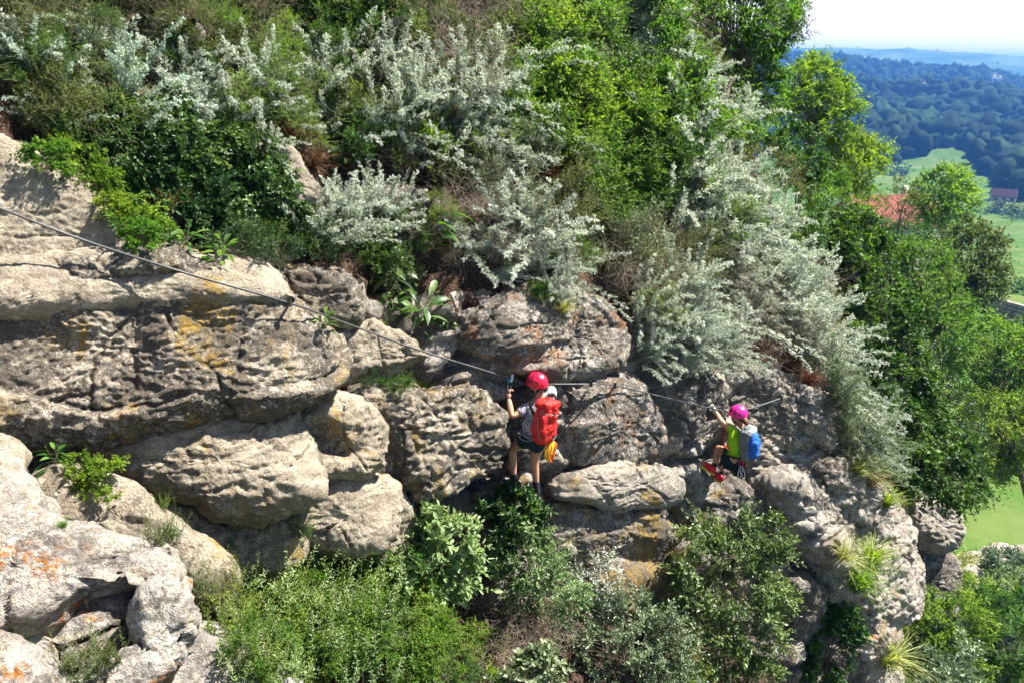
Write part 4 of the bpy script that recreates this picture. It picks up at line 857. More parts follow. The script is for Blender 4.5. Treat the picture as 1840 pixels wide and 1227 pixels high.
# ------------------------------------------------------------------ bushes at the foot of the cliff
scatter([(430, 1060), (540, 1040), (680, 1030), (700, 1130), (660, 1240), (440, 1230), (400, 1150)], 26, 'herb', (120, 180), ['lime', 'lime', 'pale'], 'bright green feathery herb at the foot of the cliff', 'feathery herbs at the foot of the cliff', (0, 0.1), 'herb', seed=41)
scatter([(440, 1080), (560, 1050), (680, 1050), (690, 1150), (640, 1235), (450, 1235)], 13, 'shrub', (80, 120), ['lime', 'fresh', 'pale'], 'bright leafy plant among the feathery herbs', 'bright leafy plants among the feathery herbs', (0, 0.1), 'herb', seed=46)
scatter([(340, 1040), (420, 1060), (420, 1130), (370, 1100)], 7, 'herb', (70, 110), ['olive', 'grey', 'green'], 'grey-green herb beside the lichen foreground boulder', 'grey-green herbs beside the foreground boulder', (0, 0.1), 'herb', seed=42)
scatter([(640, 1000), (740, 1000), (760, 1180), (680, 1240), (650, 1100)], 10, 'shrub', (80, 120), ['grey', 'green', 'lime'], 'grey-green twiggy shrub right of the feathery herbs', 'grey-green twiggy shrubs', (0, 0), seed=43)
for x, y, h_, m_ in [(120, 1215, 70, 'olive'), (160, 1200, 80, 'grey'), (200, 1190, 90, 'olive')]:
    plant('herb', x, y, h_, m_, (0.25, 0), 'herb', 'thin flowering herb growing out of the foreground boulder hollow', 'herbs in the foreground boulder hollow', h=0.24)
scatter([(700, 1090), (850, 1060), (1000, 1120), (960, 1240), (720, 1240)], 7, 'dry_twigs', (60, 100), None, 'dry fallen twigs on the soil at the bottom', 'dry fallen twigs at the bottom', (0.2, -0.4), 'twigs', seed=44)
scatter([(690, 1160), (800, 1160), (860, 1240), (690, 1240)], 10, 'shrub', (70, 100), ['olive', 'lime', 'green'], 'low olive shrub at the bottom edge', 'low olive shrubs at the bottom edge', (0, 0), seed=45)
def dep(px, py, d=0.0):
    h_ = hit(px, py); return (h_[2] if h_ else 20.0) - d
KB = dict(cat='shrub', part='foliage', trunk=0.02, wood=M_WOOD)
crown('nettle_clump', 'tall pale-leaved nettle bush in front of the second block row', [(750, 910), (800, 900), (850, 950), (870, 1010), (840, 1060), (760, 1070), (725, 1030), (740, 960)], dep(790, 1060, .45), 0.35, 0.16, 10, 8, 0.085, 0.045, 'pale', (790, 1075, dep(790, 1075)), oval=True, droop=0.3, **KB)
crown('nettle_clump', 'pale green nettle bush left of the bare soil', [(700, 1000), (760, 1010), (790, 1060), (770, 1120), (720, 1110), (690, 1060)], dep(740, 1090, .4), 0.3, 0.15, 10, 8, 0.075, 0.04, 'pale', (740, 1120, dep(740, 1120)), oval=True, droop=0.3, **KB)
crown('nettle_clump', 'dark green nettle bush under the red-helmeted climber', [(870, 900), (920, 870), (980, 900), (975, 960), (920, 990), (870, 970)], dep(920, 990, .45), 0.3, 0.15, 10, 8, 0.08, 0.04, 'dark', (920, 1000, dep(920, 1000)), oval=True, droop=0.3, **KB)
crown('leafy_shrub', 'silvery green small-leaved shrub below the red-helmeted climber', [(890, 970), (960, 940), (1030, 1000), (1060, 1070), (1010, 1110), (930, 1090), (880, 1040)], dep(960, 1080, .5), 0.45, 0.17, 15, 11, 0.038, 0.026, 'pale', (965, 1110, dep(965, 1110)), **KB)
crown('leafy_shrub', 'pale dusty shrub beside the yellow-stained wall', [(1020, 1010), (1080, 1000), (1130, 1050), (1110, 1110), (1040, 1110)], dep(1070, 1090, .4), 0.4, 0.17, 14, 10, 0.032, 0.02, 'silver', (1070, 1120, dep(1070, 1120)), **KB)
crown('leafy_shrub', 'olive green shrub at the bottom right of the soil patch', [(1010, 1110), (1110, 1060), (1200, 1080), (1250, 1160), (1260, 1260), (1010, 1260), (980, 1180)], dep(1120, 1180, .4), 0.6, 0.19, 16, 11, 0.040, 0.024, 'grey', (1120, 1260, dep(1120, 1240)), **KB)
crown('leafy_shrub', 'pale leafy shrub at the very bottom centre', [(900, 1180), (960, 1160), (1010, 1200), (1010, 1260), (890, 1260)], dep(950, 1215, .5), 0.3, 0.15, 9, 7, 0.07, 0.05, 'grey', (950, 1260, dep(950, 1226)), oval=True, **KB)
crown('privet_bush', 'tall glossy-leaved bush in front of the wall under the pink-helmeted climber', [(1225, 950), (1270, 940), (1300, 960), (1330, 878), (1352, 940), (1395, 930), (1420, 980), (1400, 1020), (1428, 1090), (1410, 1160), (1420, 1230), (1230, 1250), (1190, 1180), (1160, 1090), (1200, 1020)], dep(1310, 1130, 1.1), 0.8, 0.20, 15, 10, 0.058, 0.032, 'gloss', (1310, 1250, dep(1310, 1220, 0.6)), layers=1.5, **KB)
crown('leafy_shrub', 'low yellow-green shrub at the bottom edge below the glossy bush', [(1190, 1180), (1260, 1160), (1290, 1250), (1190, 1260)], dep(1230, 1215, .9), 0.4, 0.17, 12, 10, 0.045, 0.022, 'lime', (1230, 1265, dep(1230, 1226, .3)), **KB)
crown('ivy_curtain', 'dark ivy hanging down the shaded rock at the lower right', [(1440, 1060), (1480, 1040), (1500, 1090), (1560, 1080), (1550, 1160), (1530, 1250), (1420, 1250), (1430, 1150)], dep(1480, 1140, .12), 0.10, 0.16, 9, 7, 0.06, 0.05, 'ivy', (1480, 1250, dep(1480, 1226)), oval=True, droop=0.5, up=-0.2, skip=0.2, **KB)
for x, y, h_, m_, l_, lab in [(1535, 1050, 95, 'lime', .5, 'long green grass tuft on the rock shelf at lower right'), (1560, 1010, 80, 'lime', .5, 'bright grass tuft on the upper right rock shelf'), (1585, 1185, 95, 'straw', .8, 'straw-coloured grass fountain at the lower right'), (1590, 905, 60, 'lime', .5, 'green grass tuft on the edge of the right cliff'), (1535, 845, 70, 'straw', .7, 'grass tuft under the last wormwood'), (1205, 1000, 60, 'dry', .2, 'tawny grass tuft left of the glossy bush'), (1510, 1000, 60, 'straw', .4, 'short grass tuft above the rock nose'), (1560, 870, 60, 'dry', .8, 'dry grass tuft on the right cliff shoulder')]:
    plant('grass', x, y, h_, m_, (l_, 0), 'grass tuft', lab, None)

# ------------------------------------------------------------------ trees and bushes to the right
crown('broadleaf_tree', 'tall dark green tree rising out of frame at the top of the slope', [(1170, -90), (1420, -90), (1445, 10), (1428, 62), (1405, 100), (1412, 190), (1385, 262), (1310, 255), (1258, 190), (1235, 100), (1180, 50)], 15.5, 1.7, 0.30, 17, 11, 0.075, 0.042, 'fresh', (1320, 340, 15.8), trunk=0.10, layers=2.4, front=2.4)
crown('broadleaf_tree', 'sparse branch tips of the tall tree reaching into the white sky', [(1400, 20), (1440, 30), (1460, 60), (1435, 75), (1405, 70)], 15.2, 0.4, 0.16, 7, 7, 0.06, 0.034, 'dark', (1370, 120, 15.6), trunk=0.03)
crown('olive_bush', 'twiggy olive-green bush spreading under the tall tree', [(1230, 230), (1330, 240), (1410, 260), (1450, 330), (1440, 420), (1370, 430), (1310, 380), (1240, 330)], 14.8, 0.8, 0.22, 13, 9, 0.045, 0.018, 'olive', (1340, 440, 15.0), layers=1.1, front=True, **KB)
crown('leafy_shrub', 'compact deep green bush under the ash tree', [(1375, 235), (1440, 228), (1480, 260), (1482, 320), (1440, 352), (1395, 330)], 16.2, 0.7, 0.22, 14, 10, 0.065, 0.04, 'ivy', (1430, 380, 16.4), front=True, **KB)
crown('ash_tree', 'light green ash tree standing out against the blue hills', [(1400, 120), (1465, 103), (1515, 140), (1538, 185), (1520, 215), (1530, 240), (1500, 265), (1450, 250), (1410, 210)], 27, 1.6, 0.42, 13, 10, 0.16, 0.06, 'lime', (1425, 420, 27), trunk=0.10, layers=2.4, seed=51)
crown('ash_tree', 'second light green ash tree below the first', [(1490, 260), (1550, 238), (1590, 272), (1584, 320), (1560, 345), (1510, 340), (1478, 310)], 27.5, 1.4, 0.42, 13, 10, 0.16, 0.06, 'lime', (1500, 450, 27.5), trunk=0.10, layers=2.4, seed=52)
crown('leafy_shrub', 'yellow-green shrub between the ash trees and the tiled roof', [(1440, 330), (1500, 310), (1580, 345), (1582, 385), (1520, 400), (1450, 390)], 22, 0.9, 0.32, 13, 9, 0.10, 0.045, 'lime', (1510, 440, 22), **KB)
crown('leafy_shrub', 'bright ivy-like bush right of the silver wormwood', [(1335, 400), (1400, 380), (1435, 430), (1425, 500), (1380, 500), (1345, 460)], 15.8, 0.5, 0.2, 12, 8, 0.075, 0.05, 'ivy', (1390, 520, 15.9), oval=True, front=True, **KB)
crown('leafy_shrub', 'small bright ivy bush left of the dark ivy tower', [(1430, 395), (1475, 385), (1492, 430), (1480, 470), (1440, 460)], 17, 0.5, 0.2, 12, 8, 0.08, 0.05, 'ivy', (1460, 500, 17), oval=True, front=True, **KB)
crown('leafy_shrub', 'grey-green shrub between the wormwood and the dark ivy tower', [(1410, 470), (1480, 465), (1505, 540), (1530, 640), (1500, 660), (1450, 590)], 17.2, 0.5, 0.22, 12, 9, 0.06, 0.028, 'olive', (1470, 640, 17.4), front=True, **KB)
crown('ivy_tower', 'huge dark green ivy mass covering the neighbouring rock tower', [(1470, 395), (1540, 368), (1592, 410), (1606, 480), (1640, 570), (1662, 650), (1700, 735), (1742, 815), (1778, 880), (1740, 918), (1670, 892), (1610, 885), (1565, 820), (1530, 720), (1495, 620), (1480, 510)], 19.5, 1.6, 0.34, 15, 10, 0.10, 0.075, 'ivy', (1640, 920, 20.5), trunk=0.12, layers=2.8, cat='ivy', part='foliage', droop=0.4, up=0.1, slope=0.25)
crown('round_tree', 'round pale green tree beside the red tiled roof', [(1640, 345), (1665, 312), (1705, 297), (1748, 322), (1758, 362), (1735, 395), (1690, 412), (1650, 395)], 52, 2.2, 0.75, 11, 9, 0.30, 0.12, 'lime', (1690, 480, 52), trunk=0.15, layers=2.4)
crown('sapling', 'thin half-bare sapling in front of the red tiled roof', [(1590, 335), (1630, 312), (1652, 345), (1640, 400), (1605, 420), (1588, 380)], 50, 1.2, 0.5, 6, 6, 0.26, 0.10, 'olive', (1600, 470, 50), trunk=0.12, layers=0.8)
crown('broadleaf_tree', 'dusty grey-green tree right of the tiled roof', [(1690, 425), (1740, 395), (1790, 410), (1812, 455), (1806, 520), (1770, 560), (1700, 560), (1660, 490)], 36, 1.8, 0.5, 13, 9, 0.14, 0.08, 'olive', (1735, 640, 36), trunk=0.13, layers=2.4, seed=61)
crown('broadleaf_tree', 'mid-green tree between the ivy tower and the dusty tree', [(1595, 440), (1650, 425), (1700, 440), (1735, 540), (1760, 620), (1720, 680), (1670, 640), (1630, 560)], 30, 1.6, 0.48, 13, 9, 0.14, 0.07, 'fresh', (1690, 740, 30), trunk=0.13, layers=2.4, seed=62)
crown('broadleaf_tree', 'green tree above the lawn at the right edge', [(1715, 600), (1780, 560), (1860, 600), (1880, 700), (1860, 770), (1780, 770), (1710, 690)], 33, 1.8, 0.5, 13, 9, 0.15, 0.07, 'fresh', (1800, 830, 33), trunk=0.13, layers=2.4, seed=63)
crown('walnut_tree', 'large leaning tree overhanging the lawn at the right edge', [(1700, 700), (1790, 710), (1890, 740), (1890, 860), (1830, 850), (1780, 870), (1735, 800)], 31, 1.6, 0.46, 13, 9, 0.14, 0.07, 'fresh', (1850, 910, 31.5), trunk=0.14, layers=2.4, seed=64)
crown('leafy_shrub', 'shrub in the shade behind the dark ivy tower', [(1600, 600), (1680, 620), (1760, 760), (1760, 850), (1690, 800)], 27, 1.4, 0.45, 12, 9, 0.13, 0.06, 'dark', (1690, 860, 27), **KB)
# lower right thicket
for k, (poly, d_, m_, lab) in enumerate([
  ([(1600, 1090), (1690, 1060), (1760, 1070), (1790, 1130), (1760, 1240), (1640, 1250), (1610, 1170)], 19, 'lime', 'yellow-green bush at the bottom right beside the straw grass'),
  ([(1740, 1060), (1800, 1050), (1880, 1080), (1880, 1260), (1760, 1260)], 20, 'green', 'green bush in the bottom right corner'),
  ([(1690, 1020), (1760, 1030), (1800, 1070), (1760, 1100), (1700, 1080)], 23, 'lime', 'bright bush just below the stone wall'),
  ([(1780, 990), (1880, 990), (1880, 1080), (1800, 1090), (1760, 1040)], 27, 'grey', 'grey-green shrub overgrowing the stone wall at right'),
  ([(1660, 1160), (1740, 1150), (1760, 1250), (1660, 1260)], 17.5, 'grey', 'silvery shrub low in the right thicket'),
  ([(1690, 1000), (1740, 1000), (1745, 1040), (1700, 1050)], 25, 'straw', 'small bush on the end of the stone wall')]):
    crown('thicket_bush', lab, poly, d_, 1.0, 0.34, 14, 10, 0.10, 0.045, m_, (np.mean([q[0] for q in poly]), max(q[1] for q in poly) + 10, d_ + 0.3), seed=70 + k, **KB)

crown('leafy_shrub', 'green bush hiding the walls of the tiled house', [(1560, 398), (1620, 402), (1672, 408), (1690, 445), (1600, 450), (1555, 430)], 60, 1.4, 0.7, 12, 9, 0.25, 0.11, 'green', (1610, 470, 60), seed=81, layers=2.2, **KB)
scatter([(1100, 120), (1210, 120), (1240, 250), (1180, 300), (1120, 240)], 8, 'fine_shrub', (80, 120), ['olive', 'lime'], 'yellow-olive shrub below the tall tree beside silver wormwood', 'yellow-olive shrubs below the tall tree', (0.3, 0), seed=82)

# ------------------------------------------------------------------ cable and anchors
def smooth_path(P, per=8):
    P = np.array(P, float); Q = np.vstack([2 * P[0] - P[1], P, 2 * P[-1] - P[-2]]); o = []
    for i in range(len(P) - 1):
        a, b, c, d = Q[i:i + 4]
        for t in np.linspace(0, 1, per, endpoint=False): o.append(0.5 * ((2 * b) + (c - a) * t + (2 * a - 5 * b + 4 * c - d) * t * t + (3 * b - a - 3 * c + d) * t ** 3))
    o.append(P[-1]); return np.array(o)
def tube_mesh(name, P, r, mat, sides=6, smooth=True, per=8):
    P = smooth_path(P, per) if smooth else np.array(P, float)
    V, T = tubes(P[None], np.array([r]), np.array([r]), sides)
    return mesh_np(name, V, T, [mat], None, True)
def bagm(parts, name, mat):
    b = Bag(); [b.add(*q) for q in parts]; return mesh_np(name, np.concatenate(b.V), np.concatenate(b.T), [mat], None, True)
M_CABLE = plain_mat('steel_cable', (0.075, 0.075, 0.075), 0.5, 0.0, 0.5, 0.4, 60); M_IRON = plain_mat('iron', (0.12, 0.11, 0.10), 0.5, 0.8, 0.5, 0.3, 40)
M_ALU = plain_mat('aluminium', (0.55, 0.55, 0.56), 0.35, 0.9, 0.5, 0.1)
DM = 8.72; DW = 10.72
cab = thing('steel_cable', 'long steel cable crossing the rock face from the left edge', 'cable')
def clear(P, gap=0.07):                         # keep the cable just in front of the rock
    P = smooth_path(P, 8); px_ = [pix(q) for q in P]; d_ = np.array([float(q @ FWD) for q in P])
    lim = np.full(len(P), 99.0)
    for i, (x_, y_) in enumerate(px_):
        if x_ < -5: continue
        for dy in (-5, 0, 5):
            h_ = hit(x_, y_ + dy)
            if h_ is not None and h_[2] < 30: lim[i] = min(lim[i], h_[2] - gap)
    for n_ in (10, 6, 3, 2, 1):
        d_ = np.minimum(d_, lim)
        for _ in range(n_): d_[1:-1] = 0.25 * d_[:-2] + 0.5 * d_[1:-1] + 0.25 * d_[2:]
    d_ = np.minimum(d_, lim)
    return np.array([at(x_, y_, k_) for (x_, y_), k_ in zip(px_, d_)])
strand_pts = [at(-260, 275, 4.6), at(0, 375, 5.45), at(150, 432, 5.8), at(330, 490, 6.05), at(520, 545, 6.5), at(640, 588, 7.4), at(750, 628, 7.9), at(860, 662, 8.4), at(918, 680, DM + 0.05), at(945, 688, DM + 0.12), at(965, 690, DM + 0.16), at(1000, 690, DM + 0.24), at(1062, 690, 9.12)]
obj('strand', tube_mesh('strand', clear(strand_pts), 0.0105, M_CABLE, 6, False), cab)
strand2 = [at(1062, 690, 9.12), at(1105, 692, 9.52), at(1200, 715, 10.15), at(1282, 734, DW + 0.12), at(1305, 738, DW + .2), at(1330, 737, DW + .3), at(1360, 730, 11.2), at(1404, 715, 11.45)]
obj('strand', tube_mesh('strand', clear(strand2), 0.0105, M_CABLE, 6, False), cab)
strand3 = [at(1404, 715, 11.45), at(1416, 722, 11.6), at(1440, 765, 12.2)]
obj('strand', tube_mesh('strand', strand3, 0.0105, M_CABLE), cab)
for q in (strand_pts[4], strand2[0], strand2[1], strand2[-1]):
    h_ = hit(*pix(q)); e_ = h_[0] if h_ is not None else q * 1.05
    e_ = np.asarray(q) + (e_ - q) / max(1e-6, np.linalg.norm(e_ - q)) * min(np.linalg.norm(e_ - q) + 0.05, 0.22)
    dn = np.asarray(q) + np.array([0, 0, 0.03])
    a_ = obj('anchor_bolt', bagm([tubes(np.stack([np.asarray(q) * 0.997, e_])[None], np.array([0.014]), np.array([0.014]), 6), tubes((np.asarray(q) + np.array([[0, 0, -.03], [0, 0, .03]]))[None], np.array([0.022]), np.array([0.022]), 6)], 'anchor_bolt', M_IRON), cab)

# ------------------------------------------------------------------ climbers
def skin(name, nodes, edges, D, mat, parent, roots, sub=2):
    bm = bmesh.new(); lay = bm.verts.layers.skin.verify(); vv = {}
    for k, (x, y, dd, r) in nodes.items():
        v = bm.verts.new(at(x, y, D + dd)); rr = r if isinstance(r, tuple) else (r, r); v[lay].radius = rr; v[lay].use_root = k in roots; vv[k] = v
    for a, b in edges: bm.edges.new((vv[a], vv[b]))
    me = bpy.data.meshes.new(name); bm.to_mesh(me); bm.free(); me.materials.append(mat)
    o = obj(name, me, parent); o.modifiers.new('skin', 'SKIN').use_smooth_shade = True
    s = o.modifiers.new('sub', 'SUBSURF'); s.levels = sub; s.render_levels = sub
    return o
def chain(*k): return list(zip(k[:-1], k[1:]))
def rbox(name, C, X, Y, Z, hx, hy, hz, mat, parent, e=0.45, wr=0.0, n=(48, 26), taper=0.0, rel=None):
    u = np.linspace(-math.pi, math.pi, n[0], endpoint=False)[:, None]; v = np.linspace(-math.pi / 2, math.pi / 2, n[1])[None]
    sp = lambda a, p: np.sign(a) * np.abs(a) ** p
    lx = hx * sp(np.cos(v), e) * sp(np.cos(u), e); ly = hy * sp(np.cos(v), e) * sp(np.sin(u), e); lz = hz * sp(np.sin(v), e) + 0 * u
    k = 1 - taper * (lz / hz)
    P = np.asarray(C) + (lx * k)[..., None] * X + (ly * k)[..., None] * Y + lz[..., None] * Z
    if wr:
        N_ = unit(P - np.asarray(C)); f = P.reshape(-1, 3)
        P = (f + N_.reshape(-1, 3) * (wr * fbm(f / 0.09, 3))[:, None]).reshape(P.shape)
    return obj(name, mesh_np(name, P.reshape(-1, 3), None, [mat], None, True, quads=grid_quads(n[0], n[1], True)), parent)
def frame(Zdir, Ndir):
    Z = unit(np.asarray(Zdir, float)); N_ = np.asarray(Ndir, float); N_ = unit(N_ - (N_ @ Z) * Z); X = np.cross(N_, Z); return X, N_, Z
def helmet(C, up, face, R, mat, dark, parent):
    X, Y, Z = frame(up, face)                    # Y towards the face
    n1, n2 = 40, 16; u = np.linspace(0, 2 * math.pi, n1, endpoint=False)[:, None]; v = np.linspace(-0.32, math.pi / 2, n2)[None]
    rim = 1 + 0.05 * sstep(-0.1, -0.32, v)
    rx, ry, rz = R * 0.92, R * 1.10, R * 0.98
    low = -0.18 * R * np.cos(u) * 0 + 0
    # ribs run front to back
    rib = 1 + 0.022 * np.cos(np.cos(u) * np.cos(v) * 14)
    P = C + (rx * rim * rib * np.cos(v) * np.cos(u))[..., None] * X + (ry * rim * rib * np.cos(v) * np.sin(u))[..., None] * Y + (rz * rib * (np.sin(v) + 0 * u))[..., None] * Z
    h = obj('helmet', mesh_np('helmet', P.reshape(-1, 3), None, [mat], None, True, quads=grid_quads(n1, n2, True)), parent)
    s = h.modifiers.new('shell', 'SOLIDIFY'); s.thickness = 0.012
    for uu, vv in [(a, b) for a in (-0.5, 0.15, 0.8, 1.6, 2.3, 3.0, 3.6) for b in (0.30,)] + [(1.1, 0.75), (2.0, 0.75), (0.2, 0.75), (3.0, .75)]:
        c = C + rx * 1.02 * math.cos(vv) * math.cos(uu) * X + ry * 1.02 * math.cos(vv) * math.sin(uu) * Y + rz * 1.02 * math.sin(vv) * Z
        nn = unit(c - C); tx = unit(np.cross(Z, nn)); tz = np.cross(nn, tx)
        rbox('vent', c, tx, tz, nn, 0.009, 0.022, 0.004, dark, h, 1.0, n=(12, 8))
    return h
def hand(name, wrist, palm, grip, D, mat, parent, away):
    """Palm and five curled fingers closing round the grip point (all world points)."""
    bm = bmesh.new(); lay = bm.verts.layers.skin.verify()
    def ch(pts, rads, root=0):
        vs = []
        for i, (p, r) in enumerate(zip(pts, rads)):
            v = bm.verts.new(p); v[lay].radius = (r, r); v[lay].use_root = i == root; vs.append(v)
            if i: bm.edges.new((vs[-2], v))
    d = unit(grip - wrist); ax = unit(np.asarray(away) - (np.asarray(away) @ d) * d); s = np.cross(d, ax)
    pc = wrist + d * 0.05
    ch([wrist, wrist + d * 0.03, pc + d * 0.02], [0.026, 0.033, 0.034])
    for k, o_ in enumerate((-0.030, -0.010, 0.010, 0.030)):
        ln = (0.028, 0.032, 0.030, 0.024)[k]; b = pc + d * 0.03 + s * o_
        ch([b - d * 0.015, b + d * ln * 0.7 + ax * 0.010, b + d * ln * 0.8 + ax * (0.010 + ln), b + d * ln * 0.2 + ax * (0.014 + ln * 1.25)], [0.010, 0.0095, 0.009, 0.008])
    t0 = pc - d * 0.015 + s * 0.030
    ch([t0, t0 + s * 0.018 + d * 0.02 + ax * 0.012, t0 + s * 0.006 + d * 0.038 + ax * 0.030], [0.012, 0.010, 0.009])
    me = bpy.data.meshes.new(name); bm.to_mesh(me); bm.free(); me.materials.append(mat)
    o = obj(name, me, parent); o.modifiers.new('skin', 'SKIN').use_smooth_shade = True; q = o.modifiers.new('sub', 'SUBSURF'); q.levels = 1; q.render_levels = 1
    return o
def shoe(heel, toe, up, mat, sole_mat, parent, L=0.29, W=0.10):
    d = unit(toe - heel); X, N_, Z = frame(up, d); c = (heel + toe) / 2
    n1, n2 = 26, 14; u = np.linspace(0, 2 * math.pi, n1, endpoint=False)[:, None]; v = np.linspace(-math.pi / 2, math.pi / 2, n2)[None]
    sp = lambda a, p: np.sign(a) * np.abs(a) ** p
    ly = L / 2 * sp(np.cos(v), 0.6) * sp(np.sin(u), 0.8); lx = W / 2 * sp(np.cos(v), 0.6) * sp(np.cos(u), 0.8) * (1 + 0.2 * ly / L); hz = 0.055 - 0.05 * np.clip(ly / L, -0.2, 0.5); lz = hz * sp(np.sin(v), 0.7) + 0 * u
    P = c + lx[..., None] * X + ly[..., None] * N_ + lz[..., None] * Z
    s = obj('shoe', mesh_np('shoe', P.reshape(-1, 3), None, [mat], None, True, quads=grid_quads(n1, n2, True)), parent)
    P2 = c + (lx * 1.06)[..., None] * X + (ly * 1.04)[..., None] * N_ + (0.014 * sp(np.sin(v), 0.5) - 0.052 + 0 * u)[..., None] * Z
    obj('sole', mesh_np('sole', P2.reshape(-1, 3), None, [sole_mat], None, True, quads=grid_quads(n1, n2, True)), s)
    lace = [tubes(np.stack([c + N_ * (0.01 + 0.03 * k) + X * W * 0.4 + Z * 0.04, c + N_ * (0.02 + 0.03 * k) + Z * (0.062 - 0.008 * k), c + N_ * (0.01 + 0.03 * k) - X * W * 0.4 + Z * 0.04])[None], np.array([0.005]), np.array([0.005]), 4) for k in range(3)]
    obj('laces', bagm(lace, 'laces', M_ALU), s)
    return s
def loop(name, C, A, B, ra, rb, r, mat, parent):
    t = np.linspace(0, 2 * math.pi, 20); P = np.asarray(C) + ra * np.cos(t)[:, None] * A + rb * np.sin(t)[:, None] * B
    return obj(name, tube_mesh(name, P, r, mat, 5, False), parent)
def pl(pts, D): return [at(x, y, D + dd) for x, y, dd in pts]

M_SKIN = plain_mat('skin', (0.56, 0.27, 0.17), 0.5, 0, 0.35, 0.10, 18); M_HAIR = plain_mat('hair', (0.035, 0.02, 0.013), 0.6, 0, 0.3, 0.3, 80); M_HAIR2 = plain_mat('brown_hair', (0.13, 0.055, 0.03), 0.6, 0, 0.3, 0.3, 80)
M_BLACK = plain_mat('black_webbing', (0.018, 0.018, 0.02), 0.7, 0, 0.3, 0.3); M_GREYW = plain_mat('grey_webbing', (0.22, 0.22, 0.23), 0.7, 0, 0.3, 0.25)
M_RED = plain_mat('red_nylon', (0.70, 0.024, 0.018), 0.55, 0, 0.35, 0.2, 18, 0.035); M_HRED = plain_mat('crimson_shell', (0.60, 0.012, 0.05), 0.3, 0, 0.5, 0.08); M_PINK = plain_mat('pink_shell', (0.80, 0.02, 0.27), 0.3, 0, 0.5, 0.08)
M_SHIRT = plain_mat('lilac_grey_cotton', (0.36, 0.34, 0.40), 0.9, 0, 0.1, 0.16, 22, 0.03); M_SHORT = plain_mat('navy_cloth', (0.018, 0.045, 0.065), 0.85, 0, 0.15, 0.25, 24, 0.03)
M_LIME = plain_mat('lime_cotton', (0.32, 0.56, 0.015), 0.85, 0, 0.1, 0.16, 22, 0.03); M_BSH = plain_mat('black_cloth', (0.012, 0.022, 0.025), 0.85, 0, 0.15, 0.2, 16, 0.01)
M_PACKG = plain_mat('grey_nylon', (0.16, 0.18, 0.19), 0.65, 0, 0.3, 0.25, 22, 0.03); M_BLUE = plain_mat('blue_nylon', (0.01, 0.12, 0.55), 0.5, 0, 0.4, 0.2, 22, 0.03)
M_SRED = plain_mat('red_shoe', (0.65, 0.012, 0.04), 0.5, 0, 0.4, 0.2, 40); M_SOLE = plain_mat('lime_sole', (0.45, 0.62, 0.03), 0.6); M_SBLK = plain_mat('black_shoe', (0.02, 0.02, 0.024), 0.6, 0, 0.4, 0.3, 40)
M_YEL = plain_mat('yellow_sling', (0.75, 0.42, 0.02), 0.6, 0, 0.3, 0.15); M_ORA = plain_mat('orange_sling', (0.70, 0.12, 0.01), 0.6, 0, 0.3, 0.15); M_GLOVE = plain_mat('white_glove', (0.6, 0.6, 0.58), 0.7); M_PBL = plain_mat('blue_anodised', (0.03, 0.25, 0.5), 0.3, 0.7)

